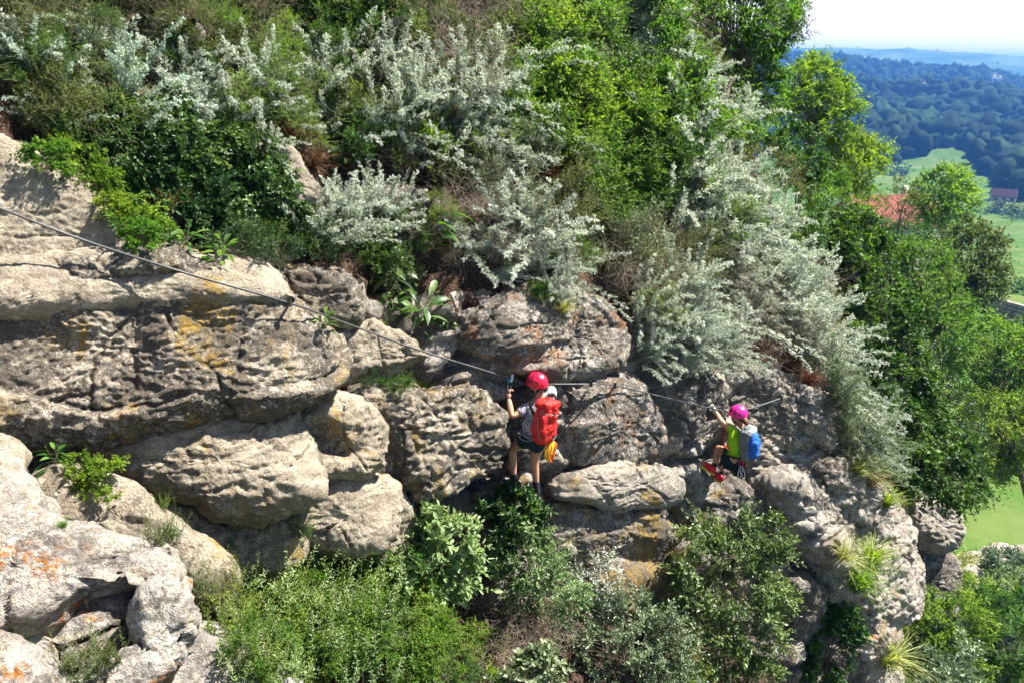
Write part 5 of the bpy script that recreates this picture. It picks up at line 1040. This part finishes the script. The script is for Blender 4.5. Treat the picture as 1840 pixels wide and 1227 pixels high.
def man():
    D = DM; r = thing('person', 'climber in red helmet and red backpack, gripping the cable with one raised hand', 'person', tuple(at(957, 800, D)))
    R = bpy.data.objects.new; Lp = Vector(r.location)
    n = dict(pelvis=(957, 784, .02, .125), waist=(961, 765, .02, .12), chest=(967, 738, .02, .14), nb=(971, 717, .03, .07), neck=(970, 707, .03, .056), head=(965, 692, .02, .088), top=(964, 680, .02, .085),
             chin=(956, 700, .03, .045), nose=(949, 693, .05, .014),
             sl=(953, 727, .02, .058), ul=(937, 739, -.02, .046), el=(920, 749, -.06, .040), fl=(917, 732, -.03, .038), wl=(914, 715, .01, .027),
             sr=(990, 711, .08, .06), ur=(991, 700, .16, .046), er=(984, 693, .25, .04), wr=(966, 688, .28, .028), hr=(957, 689, .25, .034),
             hl=(948, 790, .04, .092), tl=(934, 797, .13, .080), kl=(920, 806, .22, .060), cl=(921, 824, .25, .056), al=(923, 857, .30, .036),
             hr2=(966, 793, .04, .092), tr=(965, 808, .13, .080), kr=(960, 822, .20, .060), cr=(961, 838, .23, .056), ar=(964, 876, .30, .036))
    e = chain('pelvis', 'waist', 'chest', 'nb', 'neck', 'head', 'top') + chain('head', 'chin') + chain('head', 'nose') + chain('chest', 'sl', 'ul', 'el', 'fl', 'wl') + chain('chest', 'sr', 'ur', 'er', 'wr', 'hr') + chain('pelvis', 'hl', 'tl', 'kl', 'cl', 'al') + chain('pelvis', 'hr2', 'tr', 'kr', 'cr', 'ar')
    parts = [skin('body', n, e, D, M_SKIN, None, ['pelvis'])]
    sh = {k: n[k] for k in ('waist', 'chest', 'sl', 'ul', 'sr', 'ur')}; sh['low'] = (958, 781, .02, .142)
    sh['waist'] = (961, 765, .02, .137); sh['chest'] = (967, 738, .02, .156); sh['sl'] = (953, 727, .02, .074); sh['ul'] = (938, 738.5, -.018, .068); sh['ue'] = (930, 743.5, -.035, .066); sh['sr'] = (990, 711, .08, .078); sh['ur'] = (992, 703, .14, .068); sh['ur2'] = (989, 697, .20, .064); sh['nk'] = (971, 718, .03, .082)
    parts.append(skin('shirt', sh, chain('low', 'waist', 'chest', 'nk') + chain('chest', 'sl', 'ul', 'ue') + chain('chest', 'sr', 'ur', 'ur2'), D, M_SHIRT, None, ['waist']))
    so = dict(p=(957, 783, .02, .142), w=(960, 773, .02, .138), hl=(948, 790, .04, .108), tl=(932, 798, .145, .092), hr=(966, 793, .04, .108), tr=(964, 811, .15, .094))
    parts.append(skin('shorts', so, chain('w', 'p', 'hl', 'tl') + chain('p', 'hr', 'tr'), D, M_SHORT, None, ['p']))
    hair = dict(a=(968, 697, .0, .088), b=(972, 706, .0, .055)); parts.append(skin('hair', hair, chain('a', 'b'), D, M_HAIR, None, ['a']))
    beard = dict(a=(957, 700, .02, .048), b=(961, 704, .0, .04)); parts.append(skin('beard', beard, chain('a', 'b'), D, M_HAIR, None, ['a']))
    hc = at(965, 686, D + 0.01)
    parts.append(helmet(hc, np.array([0.05, 0.05, 1.0]), -RGT * 0.8 + FWD * 0.5, 0.122, M_HRED, M_BLACK, None))
    st = pl([(950, 694, .0), (956, 704, -.06), (966, 706, -.1), (976, 696, -.06)], D); parts.append(obj('chin_strap', tube_mesh('chin_strap', st, 0.007, M_BLACK, 5)))
    for q in ((951.5, 692, -.03),): parts.append(rbox('eye', at(q[0], q[1], D + q[2]), RGT, FWD, UPV, 0.008, 0.008, 0.006, M_BLACK, None, 1.0, n=(10, 6)))
    parts.append(hand('hand', at(914, 716, D + .01), at(913, 708, D), at(914, 690, D + .03), D, M_SKIN, None, RGT + 0.3 * FWD))
    parts.append(hand('hand', at(962, 689, D + .26), None, at(948, 688, D + .16), D, M_SKIN, None, UPV))
    # socks and shoes
    for (a, b, h_, t_) in [((922, 850, .29), (924, 862, .31), (930, 866, .30), (905, 870, .40)), ((963, 864, .28), (965, 888, .31), (969, 892, .28), (955, 897, .48))]:
        parts.append(obj('sock', tube_mesh('sock', pl([a, ((a[0] + b[0]) / 2, (a[1] + b[1]) / 2, (a[2] + b[2]) / 2), b], D), 0.046, M_SBLK, 10)))
        parts.append(shoe(at(h_[0], h_[1], D + h_[2]), at(t_[0], t_[1], D + t_[2]), np.array([0, 0, 1.0]), M_SBLK, M_GREYW, None))
    # backpack
    ax = at(985, 722, D - .18) - at(974, 790, D - .10); X, N_, Z = frame(ax, -FWD * 0.75 + RGT * 0.62)
    bp_ = rbox('backpack', at(980, 758, D - .17), X, N_, Z, 0.135, 0.105, 0.245, M_RED, None, 0.62, 0.03, n=(72, 44), taper=0.10); parts.append(bp_)
    rbox('lid', at(985, 726, D - .19), X, N_, Z, 0.135, 0.115, 0.065, M_RED, bp_, 0.75, 0.028, n=(60, 30))
    rbox('shade_panel', at(963, 775, D - .10), X, N_, Z, 0.04, 0.09, 0.13, plain_mat('shaded_red_nylon', (0.34, 0.01, 0.015), 0.6, 0, 0.3, 0.2, 14, 0.01), bp_, 0.6, 0.008)  # darker red panel paints the shade on the pack's left side
    c0 = at(980, 758, D - .17)
    for sx in (-1, 1):
        obj('compression_strap', tube_mesh('compression_strap', [c0 + X * sx * .125 + Z * .17 + N_ * .07, c0 + X * sx * .142 + Z * .05 + N_ * .02, c0 + X * sx * .13 - Z * .14 + N_ * .07, c0 + X * sx * .09 - Z * .20 + N_ * .08], 0.007, M_GREYW, 5), bp_)
    for zz in (.12, -.02, -.15): obj('cross_strap', tube_mesh('cross_strap', [c0 + X * -.13 + Z * zz + N_ * .03, c0 + X * -.06 + Z * (zz - .01) + N_ * .118, c0 + X * .06 + Z * (zz + .01) + N_ * .118, c0 + X * .13 + Z * zz + N_ * .03], 0.005, M_BLACK if zz < 0 else M_GREYW, 4), bp_)
    rbox('buckle', c0 + Z * .13 + N_ * .125, X, Z, N_, .016, .022, .008, M_BLACK, bp_, .5, n=(12, 8))
    obj('haul_loop', tube_mesh('haul_loop', [c0 + Z * .26 - N_ * .05 - X * .03, c0 + Z * .30 - N_ * .05, c0 + Z * .26 - N_ * .05 + X * .03], 0.007, M_BLACK, 5), bp_)
    for sx, q in ((-1, [(957, 719, -.12), (953, 728, -.13), (958, 742, -.12), (964, 752, -.14)]), (1, [(985, 709, -.04), (994, 708, .0), (1000, 716, -.02)])):
        parts.append(obj('shoulder_strap', tube_mesh('shoulder_strap', pl(q, D), 0.017, M_BLACK, 6)))
    # harness
    hw = at(959, 777, D + .02); XX, NN, ZZ = frame(np.array([0.1, 0, 1.0]), -FWD)
    ha = loop('harness', hw, XX, NN, .150, .150, .018, M_GREYW, None); parts.append(ha)
    loop('leg_loop', at(944, 791, D + .06), unit(at(950, 800, D) - at(940, 784, D)), FWD, .112, .112, .014, M_BLACK, ha); loop('leg_loop', at(965, 797, D + .06), RGT, unit(FWD), .112, .112, .014, M_BLACK, ha)
    for q, m_ in (([(938, 777, -.1), (934, 786, -.12), (945, 792, -.16), (960, 790, -.16)], M_GREYW), ([(945, 752, -.1), (940, 762, -.14), (948, 770, -.15), (955, 762, -.15)], M_ALU), ([(950, 757, -.13), (943, 768, -.15), (947, 779, -.16)], M_BLACK)):
        obj('gear_sling', tube_mesh('gear_sling', pl(q, D), 0.008, m_, 5), ha)
    for c_ in ((943, 768), (949, 765), (952, 774)):
        loop('carabiner', at(c_[0], c_[1], D - .16), RGT * .6 + UPV * .5, unit(UPV - .4 * RGT), .022, .045, .006, M_ALU, ha)
    for p_ in parts:
        if p_.parent is None: p_.parent = r; p_.matrix_parent_inverse = Matrix.Translation(-Lp)
    # rope gear hanging from his harness
    s = thing('sling_bundle', 'bundle of yellow and orange slings hanging from the first climber harness', 'slings', tuple(at(990, 800, D - .12))); so_ = Vector(s.location)
    gs = np.random.default_rng(5)
    for k in range(9):
        x0 = 990 + gs.uniform(-3, 5); w_ = gs.uniform(2, 7); y1 = gs.uniform(812, 832); m_ = M_YEL if k % 3 else M_ORA
        q = [(x0, 792, -.1), (x0 + w_, 800, -.13), (x0 - 2 + gs.uniform(-6, 4), y1, -.13), (x0 - w_, 806, -.15), (x0 - 1, 793, -.12)]
        o = obj('sling', tube_mesh('sling', pl(q, D), 0.011, m_, 5), s); o.matrix_parent_inverse = Matrix.Translation(-so_)
    # trolley and lanyard
    p = thing('cable_pulley', 'small blue and silver pulley trolley riding on the cable above the raised hand', 'pulley', tuple(at(918, 684, D + .04))); po = Vector(p.location)
    X2, N2, Z2 = frame(at(921, 672, D) - at(915, 697, D), -FWD)
    for o in (rbox('side_plate', at(919.5, 679, D + .02), X2, N2, Z2, .020, .010, .055, M_ALU, None, .6), rbox('body', at(917, 688, D + .03), X2, N2, Z2, .022, .018, .045, M_BLACK, None, .6), rbox('lever', at(914.5, 684, D - .0), X2, N2, Z2, .014, .012, .030, M_PBL, None, .7),
              loop('carabiner', at(915, 695, D + .02), X2, Z2, .018, .04, .006, M_ALU, None)):
        o.parent = p; o.matrix_parent_inverse = Matrix.Translation(-po)
man()
def woman():
    D = DW; r = thing('person', 'climber in pink helmet and lime shirt, crouching with feet on the wall', 'person', tuple(at(1318, 825, D))); Lp = Vector(r.location)
    n = dict(pelvis=(1318, 820, .02, .120), waist=(1320, 802, .02, .108), chest=(1325, 780, .02, .122), nb=(1330, 765, .03, .062), neck=(1330, 758, .03, .05), head=(1326, 748, .02, .084), top=(1326, 739, .02, .08), chin=(1320, 755, .04, .04), nose=(1314, 750, .06, .012),
             sl=(1314, 770, .0, .05), ul=(1305, 764, .0, .048), el=(1296, 757, .0, .043), fl=(1291, 748, .06, .040), wl=(1285, 738, .12, .030), sr=(1338, 772, .10, .05), ur=(1330, 765, .22, .04), er=(1320, 757, .30, .036), wr=(1316, 745, .28, .026), hr=(1315, 740, .22, .03),
             hl=(1311, 820, .05, .088), tl=(1301, 811, .16, .075), kl=(1290, 803, .27, .058), cl=(1289, 815, .27, .054), al=(1284, 836, .27, .034), hr2=(1320, 828, .08, .088), tr=(1309, 827, .2, .074), kr=(1299, 826, .32, .058), cr=(1300, 836, .33, .052), ar=(1298, 850, .33, .034))
    e = chain('pelvis', 'waist', 'chest', 'nb', 'neck', 'head', 'top') + chain('head', 'chin') + chain('head', 'nose') + chain('chest', 'sl', 'ul', 'el', 'fl', 'wl') + chain('chest', 'sr', 'ur', 'er', 'wr', 'hr') + chain('pelvis', 'hl', 'tl', 'kl', 'cl', 'al') + chain('pelvis', 'hr2', 'tr', 'kr', 'cr', 'ar')
    parts = [skin('body', n, e, D, M_SKIN, None, ['pelvis'])]
    sh = dict(low=(1318, 822, .02, .138), l2=(1319, 814, .02, .136), waist=(1320, 801, .02, .126), chest=(1325, 780, .02, .136), nk=(1330, 766, .03, .075), sl=(1314, 769.5, .0, .064), ul=(1309, 766.5, .01, .062), ue=(1304, 763, .02, .058), sr=(1338, 772, .10, .064), ur=(1333, 767, .18, .055))
    parts.append(skin('shirt', sh, chain('low', 'l2', 'waist', 'chest', 'nk') + chain('chest', 'sl', 'ul', 'ue') + chain('chest', 'sr', 'ur'), D, M_LIME, None, ['waist']))
    so = dict(p=(1318, 824, .02, .142), hl=(1311, 821, .05, .104), tl=(1303, 813, .14, .088), hr=(1320, 828, .08, .104), tr=(1308, 828, .21, .086))
    parts.append(skin('shorts', so, chain('p', 'hl', 'tl') + chain('p', 'hr', 'tr'), D, M_BSH, None, ['p']))
    hair = dict(a=(1330, 748, .0, .082), b=(1336, 753, -.05, .05), c=(1341, 757, -.10, .048), d=(1342, 764, -.12, .035)); parts.append(skin('hair', hair, chain('a', 'b', 'c', 'd'), D, M_HAIR2, None, ['a']))
    parts.append(helmet(at(1326.5, 742, D + .01), np.array([0, 0.05, 1.0]), -RGT * 0.75 + FWD * 0.5, 0.122, M_PINK, M_BLACK, None))
    parts.append(obj('chin_strap', tube_mesh('chin_strap', pl([(1315, 748, .0), (1319, 757, -.06), (1327, 758, -.09), (1334, 748, -.05)], D), 0.007, M_BLACK, 5)))
    parts.append(rbox('eye', at(1315.5, 749, D - .02), RGT, FWD, UPV, 0.008, 0.008, 0.006, M_BLACK, None, 1.0, n=(10, 6)))
    parts.append(hand('gloved_hand', at(1285.5, 738.5, D + .14), None, at(1277, 728, D + .10), D, M_GLOVE, None, FWD + .3 * RGT))
    parts.append(hand('gloved_hand', at(1316, 745, D + .27), None, at(1312, 737, D + .2), D, M_GLOVE, None, FWD))
    parts.append(obj('glove_cuff', tube_mesh('glove_cuff', pl([(1283.5, 735.5, .14), (1286.5, 740, .14)], D), 0.034, M_GLOVE, 10, False)))
    for (a, b, h_, t_) in [((1285, 832, .27), (1283, 838, .27), (1288, 845, .22), (1262, 834, .36)), ((1298, 846, .33), (1298, 852, .33), (1301, 858, .28), (1277, 852, .42))]:
        parts.append(obj('sock', tube_mesh('sock', pl([a, b], D), 0.042, M_SBLK, 10, False)))
        parts.append(shoe(at(h_[0], h_[1], D + h_[2]), at(t_[0], t_[1], D + t_[2]), UPV * .8 + RGT * .35 - FWD * .3, M_SRED, M_SOLE, None, 0.215, 0.078))
    ax = at(1345, 768, D - .2) - at(1344, 826, D - .06); X, N_, Z = frame(ax, RGT * .75 - FWD * .65)
    bp_ = rbox('backpack', at(1344, 797, D - .10), X, N_, Z, 0.145, 0.10, 0.26, M_PACKG, None, 0.65, 0.028, n=(64, 40), taper=0.05); parts.append(bp_)
    rbox('front_pouch', at(1353, 802, D - .17), X, N_, Z, 0.105, 0.085, 0.20, M_BLUE, bp_, 0.7, 0.03, n=(60, 36))
    rbox('lid', at(1346, 772, D - .14), X, N_, Z, 0.12, 0.095, 0.05, plain_mat('pale_grey_nylon', (0.42, 0.43, 0.44), 0.6, 0, 0.3, 0.15, 14, 0.01), bp_, 0.7, 0.01)
    c0 = at(1344, 797, D - .10)
    for sx in (-1, 1): obj('compression_strap', tube_mesh('compression_strap', [c0 + X * sx * .13 + Z * .2 + N_ * .06, c0 + X * sx * .15 + N_ * .03, c0 + X * sx * .12 - Z * .2 + N_ * .06], 0.007, M_GREYW, 5), bp_)
    for q in ([(1322, 766, -.12), (1331, 775, -.15), (1333, 790, -.15), (1332, 806, -.14)], [(1340, 765, .0), (1345, 764, -.04), (1350, 768, -.10)]):
        parts.append(obj('shoulder_strap', tube_mesh('shoulder_strap', pl(q, D), 0.016, M_GREYW, 6)))
    XX, NN, ZZ = frame(np.array([0.15, 0, 1.0]), -FWD)
    ha = loop('harness', at(1318.5, 814, D + .02), XX, NN, .140, .140, .017, M_BLACK, None); parts.append(ha)
    loop('leg_loop', at(1306, 816, D + .11), UPV, unit(FWD + .3 * RGT), .105, .105, .013, M_BLACK, ha)
    for q, m_ in (([(1301, 766, .0), (1302, 778, -.04), (1299, 790, -.02), (1303, 802, -.05), (1310, 808, -.08)], M_SRED), ([(1302, 740, .2), (1303, 755, .08), (1300, 775, .0), (1299, 795, .0), (1306, 806, -.05)], M_BLACK)):
        obj('lanyard', tube_mesh('lanyard', pl(q, D), 0.009, m_, 5), ha)
    for c_ in ((1303, 741), (1307, 743)): loop('carabiner', at(c_[0], c_[1], D + .14), RGT, UPV, .022, .05, .006, M_ALU, ha)
    for p_ in parts:
        if p_.parent is None: p_.parent = r; p_.matrix_parent_inverse = Matrix.Translation(-Lp)
    s = thing('carabiner_bunch', 'silver carabiners on a red loop dangling below the second climber', 'carabiners', tuple(at(1332, 832, D - .1))); so_ = Vector(s.location)
    for o in (loop('loop', at(1332, 833, D - .1), RGT, UPV, .03, .05, .012, M_SRED, None), loop('carabiner', at(1330, 848, D - .1), unit(RGT), unit(UPV + .2 * RGT), .028, .09, .007, M_ALU, None), loop('carabiner', at(1334, 848, D - .12), unit(RGT), unit(UPV - .25 * RGT), .028, .09, .007, M_ALU, None)):
        o.parent = s; o.matrix_parent_inverse = Matrix.Translation(-so_)
woman()

# ------------------------------------------------------------------ house with tiled roof, hut, pylon, wall
def box_np(c, X, Y, Z, hx, hy, hz):
    V = np.array([c + sx * hx * X + sy * hy * Y + sz * hz * Z for sx in (-1, 1) for sy in (-1, 1) for sz in (-1, 1)])
    F = np.array([[0, 1, 3, 2], [4, 6, 7, 5], [0, 4, 5, 1], [2, 3, 7, 6], [0, 2, 6, 4], [1, 5, 7, 3]])
    return V, np.concatenate([F[:, [0, 1, 2]], F[:, [0, 2, 3]]])
M_TILE = plain_mat('clay_tile', (0.30, 0.115, 0.08), 0.9, 0, 0.1, 0.55, 2.2); M_WALL = plain_mat('white_render', (0.45, 0.42, 0.38), 0.9, 0, 0.1, 0.1, 3); M_PANE = plain_mat('window_glass', (0.02, 0.025, 0.03), 0.1, 0, 0.6); M_TILE2 = plain_mat('brown_tile', (0.065, 0.03, 0.04), 0.85, 0, 0.2, 0.35, 2); M_DARKW = plain_mat('dark_timber', (0.08, 0.05, 0.035), 0.8)
def house(name, label, C, yaw, L, Wd, hw, hr, tile, wallm, detail=True):
    """Gable house: L along the ridge, Wd across; C is the ground centre."""
    r = thing(name, label, 'house', tuple(C)); X = np.array([math.cos(yaw), math.sin(yaw), 0]); Y = np.array([-math.sin(yaw), math.cos(yaw), 0]); Z = np.array([0, 0, 1.0]); O = np.zeros(3)
    a, b = L / 2, Wd / 2
    V = [O + sx * a * X + sy * b * Y + z * Z for z in (-3, hw) for sx in (-1, 1) for sy in (-1, 1)] + [O - a * X + (hw + hr) * Z, O + a * X + (hw + hr) * Z]
    T = [[0, 1, 5], [0, 5, 4], [2, 6, 7], [2, 7, 3], [0, 4, 6], [0, 6, 2], [1, 3, 7], [1, 7, 5], [4, 5, 8], [6, 9, 7]]
    obj('wall', mesh_np('wall', np.array(V), T, [wallm]), r)
    rl = math.hypot(b, hr); roof_parts = []
    rf = obj('roof', bagm([box_np(O + (hw + hr + 0.05) * Z, X, Y, Z, a + 0.45, 0.12, 0.10)], 'ridge', tile), r)
    for sy in (-1, 1):
        dn = unit(sy * b * Y - hr * Z); nn = np.cross(X, dn) * (1 if sy < 0 else 1); nn = nn if nn[2] > 0 else -nn
        rows = max(4, int(rl * 1.12 / 0.36)); cols = max(6, int((2 * a + 0.9) / 0.34)); bag = Bag()
        base = O + (hw + hr) * Z
        bag.add(*box_np(base + dn * rl * 0.56 - nn * 0.03, X, dn, nn, a + 0.4, rl * 0.56, 0.03))
        for i in range(rows):
            for j in range(cols):
                c = base + dn * (0.2 + 0.36 * i) + X * (-(a + 0.4) + 0.17 + 0.34 * j) + nn * (0.05 + 0.025 * random.random())
                k = np.linspace(0, math.pi, 4); q = np.array([[c + X * 0.16 * math.cos(t) + nn * 0.09 * math.sin(t) - dn * 0.19 + nn * 0.03, c + X * 0.17 * math.cos(t) + nn * 0.09 * math.sin(t) + dn * 0.19] for t in k[::-1]]).reshape(-1, 3)
                bag.add(q, np.concatenate([[[2 * m, 2 * m + 1, 2 * m + 3], [2 * m, 2 * m + 3, 2 * m + 2]] for m in range(3)]))
        obj('roof_tiles', mesh_np('roof_tiles', np.concatenate(bag.V), np.concatenate(bag.T), [tile]), r, kind='stuff')
    if detail:
        ch = obj('chimney', bagm([box_np(O + X * a * 0.4 + Y * 0.6 + (hw + hr + 0.35) * Z, X, Y, Z, 0.35, 0.3, 0.8)], 'chimney', wallm), r)
    for sy in (-1, 1):
        for j in range(max(2, int(L / 3))):
            c = O + X * (-a + (j + 0.5) * L / max(2, int(L / 3))) + Y * sy * (b + 0.01) + Z * hw * 0.55
            w = obj('window', bagm([box_np(c, X, Y, Z, 0.5, 0.05, 0.65)], 'window', M_DARKW), r)
            obj('pane', bagm([box_np(c + Y * sy * 0.03, X, Y, Z, 0.42, 0.04, 0.57)], 'pane', M_PANE), w)
    return r
hc = at(1600, 352, 98.0); gz = -24.2
house('tiled_house', 'house with a weathered red clay tile roof among the trees', np.array([hc[0], hc[1], gz]), 0.12, 11.0, 8.0, hc[2] - gz - 3.0, 3.0, M_TILE, M_WALL)
hp = terrain_at(1800, 362); house('farm_hut', 'small white hut with dark red roof in the far meadow', hp, -0.35, 9.5, 6.0, 2.6, 2.8, M_TILE2, M_WALL, False)
hp = terrain_at(1651, 168); house('hillside_house', 'tiny white house high on the wooded hillside', hp + np.array([0, 0, 6.0]), 0.2, 7.0, 5.0, 5.0, 2.5, M_TILE2, M_WALL, False)
def pylon(px, py, H, label):
    b = terrain_at(px, py); r = thing('power_pylon', label, 'pylon', tuple(b), 'power pylons on the hill'); parts = []; Z = np.array([0, 0, 1.0])
    leg = []
    for sx, sy in ((-1, -1), (-1, 1), (1, -1), (1, 1)): leg.append(tubes(np.array([[sx * 2.2, sy * 2.2, -2], [sx * .3, sy * .3, H]])[None], np.array([.22]), np.array([.16]), 4))
    for k in range(8):
        z0, z1 = H * k / 8, H * (k + 1) / 8; w0, w1 = 2.2 - 1.9 * k / 8, 2.2 - 1.9 * (k + 1) / 8
        for a in range(4):
            p = [(-1, -1), (1, -1), (1, 1), (-1, 1)]; u, v = p[a], p[(a + 1) % 4]
            leg.append(tubes(np.array([[u[0] * w0, u[1] * w0, z0], [v[0] * w1, v[1] * w1, z1]])[None], np.array([.1]), np.array([.1]), 3))
    obj('lattice_tower', bagm(leg, 'lattice_tower', M_ALU), r)
    for z, w in ((H * .98, 3.2), (H * .86, 4.4), (H * .74, 3.6)):
        obj('cross_arm', bagm([tubes(np.array([[-w, 0, z], [0, 0, z + .5], [w, 0, z]])[None], np.array([.16]), np.array([.16]), 4)], 'cross_arm', M_ALU), r)
pylon(1779, 165, 24, 'left power pylon on the wooded hill'); pylon(1790, 168, 22, 'right power pylon on the wooded hill')
# coursed stone wall below the upper lawn
def stone_wall():
    A = terrain_at(1775, 562); B = terrain_at(1900, 596); r = thing('stone_wall', 'low grey stone wall between the two lawns at the right edge', 'wall', tuple(A))
    X = unit((B - A) * np.array([1, 1, 0])); L = np.linalg.norm((B - A)[:2]); Y = np.array([-X[1], X[0], 0]); Z = np.array([0, 0, 1.0]); sl = (B - A)[2] / L; g = np.random.default_rng(9)
    mm = [rock_mat(0.5, 0, 0.1, 0.3, 0.4), rock_mat(0.3, 0, 0.1, 0.4, 0.5)]
    base = []
    for i in range(4):
        x = -0.3 * (i % 2)
        while x < L:
            w = g.uniform(0.5, 0.95); b_ = bmesh.new(); bmesh.ops.create_cube(b_, size=1.0); bmesh.ops.bevel(b_, geom=b_.edges[:], offset=0.12, segments=1, affect='EDGES')
            me = bpy.data.meshes.new('stone')
            for v in b_.verts:
                q = X * (x + w / 2 + v.co.x * (w - .04)) + Y * (v.co.y * (0.6 + 0.06 * g.normal())) + Z * (0.2 + 0.42 * i + v.co.z * 0.39 + sl * x); v.co = q
            b_.to_mesh(me); b_.free(); me.materials.append(mm[g.integers(2)]); obj('stone', me, r); x += w
stone_wall()
# hedgerow trees in the meadow
for k, (poly, d_, lab, m_) in enumerate([
    ([(1752, 378), (1790, 362), (1842, 380), (1846, 435), (1800, 440), (1760, 415)], 300, 'dark tree clump just below the farm hut', 'dark'),
    ([(1800, 385), (1860, 372), (1880, 440), (1830, 455)], 290, 'dark tree clump at the picture edge below the farm hut', 'dark'),
    ([(1585, 292), (1622, 296), (1640, 318), (1600, 330), (1580, 315)], 420, 'dark hedge trees behind the round pale tree', 'dark'),
    ([(1812, 505), (1850, 500), (1860, 545), (1815, 545)], 95, 'small bushes at the far edge of the upper lawn', 'green'),
    ([(1780, 575), (1880, 585), (1880, 640), (1790, 620)], 60, 'dark hedge in the shade below the stone wall', 'dark')]):
    crown('hedge_tree', lab, poly, d_, 0.022 * d_, 0.008 * d_ + 0.3, 10, 8, 0.0022 * d_ + .1, 0.0013 * d_ + .05, m_, (np.mean([q[0] for q in poly]), max(q[1] for q in poly) + 6, d_), seed=90 + k, trunk=0.0006 * d_ + .05, layers=2.2)
# far town on the plain
def town():
    g = np.random.default_rng(77); b = Bag()
    for k in range(60):
        az = math.radians(g.uniform(21, 36)); r_ = g.uniform(1900, 2600); z = float(terrain_z(np.array([az]), np.array([r_]))[0]); c = np.array([r_ * math.sin(az), r_ * math.cos(az), z + 3]); y = g.uniform(0, 3)
        X = np.array([math.cos(y), math.sin(y), 0]); b.add(*box_np(c, X, np.array([-X[1], X[0], 0]), np.array([0, 0, 1.0]), g.uniform(1.5, 4), g.uniform(1.5, 3), g.uniform(0.8, 1.6)))
    obj('town', mesh_np('town', np.concatenate(b.V), np.concatenate(b.T), [M_WALL]), kind='stuff', label='pale specks of a distant town on the hazy plain', category='town')
town()
# fallen branch at the top left
lg = thing('fallen_log', 'dark weathered log lying across the slope at the top left', 'log'); P_ = [hit(255, 2)[0] * 0.985, hit(300, 18)[0] * 0.985, hit(345, 42)[0] * 0.985]
obj('stem', tube_mesh('stem', P_, 0.05, plain_mat('old_wood', (0.035, 0.028, 0.022), 0.95, 0, 0.1, 0.4, 10, 0.02), 8), lg); obj('branch', tube_mesh('branch', [P_[1], P_[1] + np.array([.1, -.1, .1]), P_[1] + np.array([.35, -.15, .12])], 0.015, M_WOOD, 6), lg)

# ------------------------------------------------------------------ labels: place the look-alikes of one patch, row by row from left to right
ORD = ['leftmost', 'second from left', 'third from left', 'fourth from left', 'fifth from left', 'sixth from left', 'seventh from left', 'eighth from left', 'ninth from left', 'tenth from left']
ROWS = {1: [''], 2: ['upper row', 'lower row'], 3: ['top row', 'middle row', 'bottom row'], 4: ['top row', 'second row', 'third row', 'bottom row'], 5: ['top row', 'second row', 'third row', 'fourth row', 'bottom row']}
for (label, group), members in REG.items():
    if label is None or group is None or len(members) == 1: continue
    nr = min(5, -(-len(members) // 10))
    members.sort(key=lambda m: pix(np.array(m[1].matrix_world.translation))[1])
    per = -(-len(members) // nr)
    for k in range(nr):
        row = sorted(members[k * per:(k + 1) * per], key=lambda m: m[0])
        for i, (px, r) in enumerate(row):
            r['label'] = (ROWS[nr][k] + ', ' if nr > 1 else '') + (ORD[i] if i < len(row) - 1 or i == 0 else 'rightmost') + ': ' + label
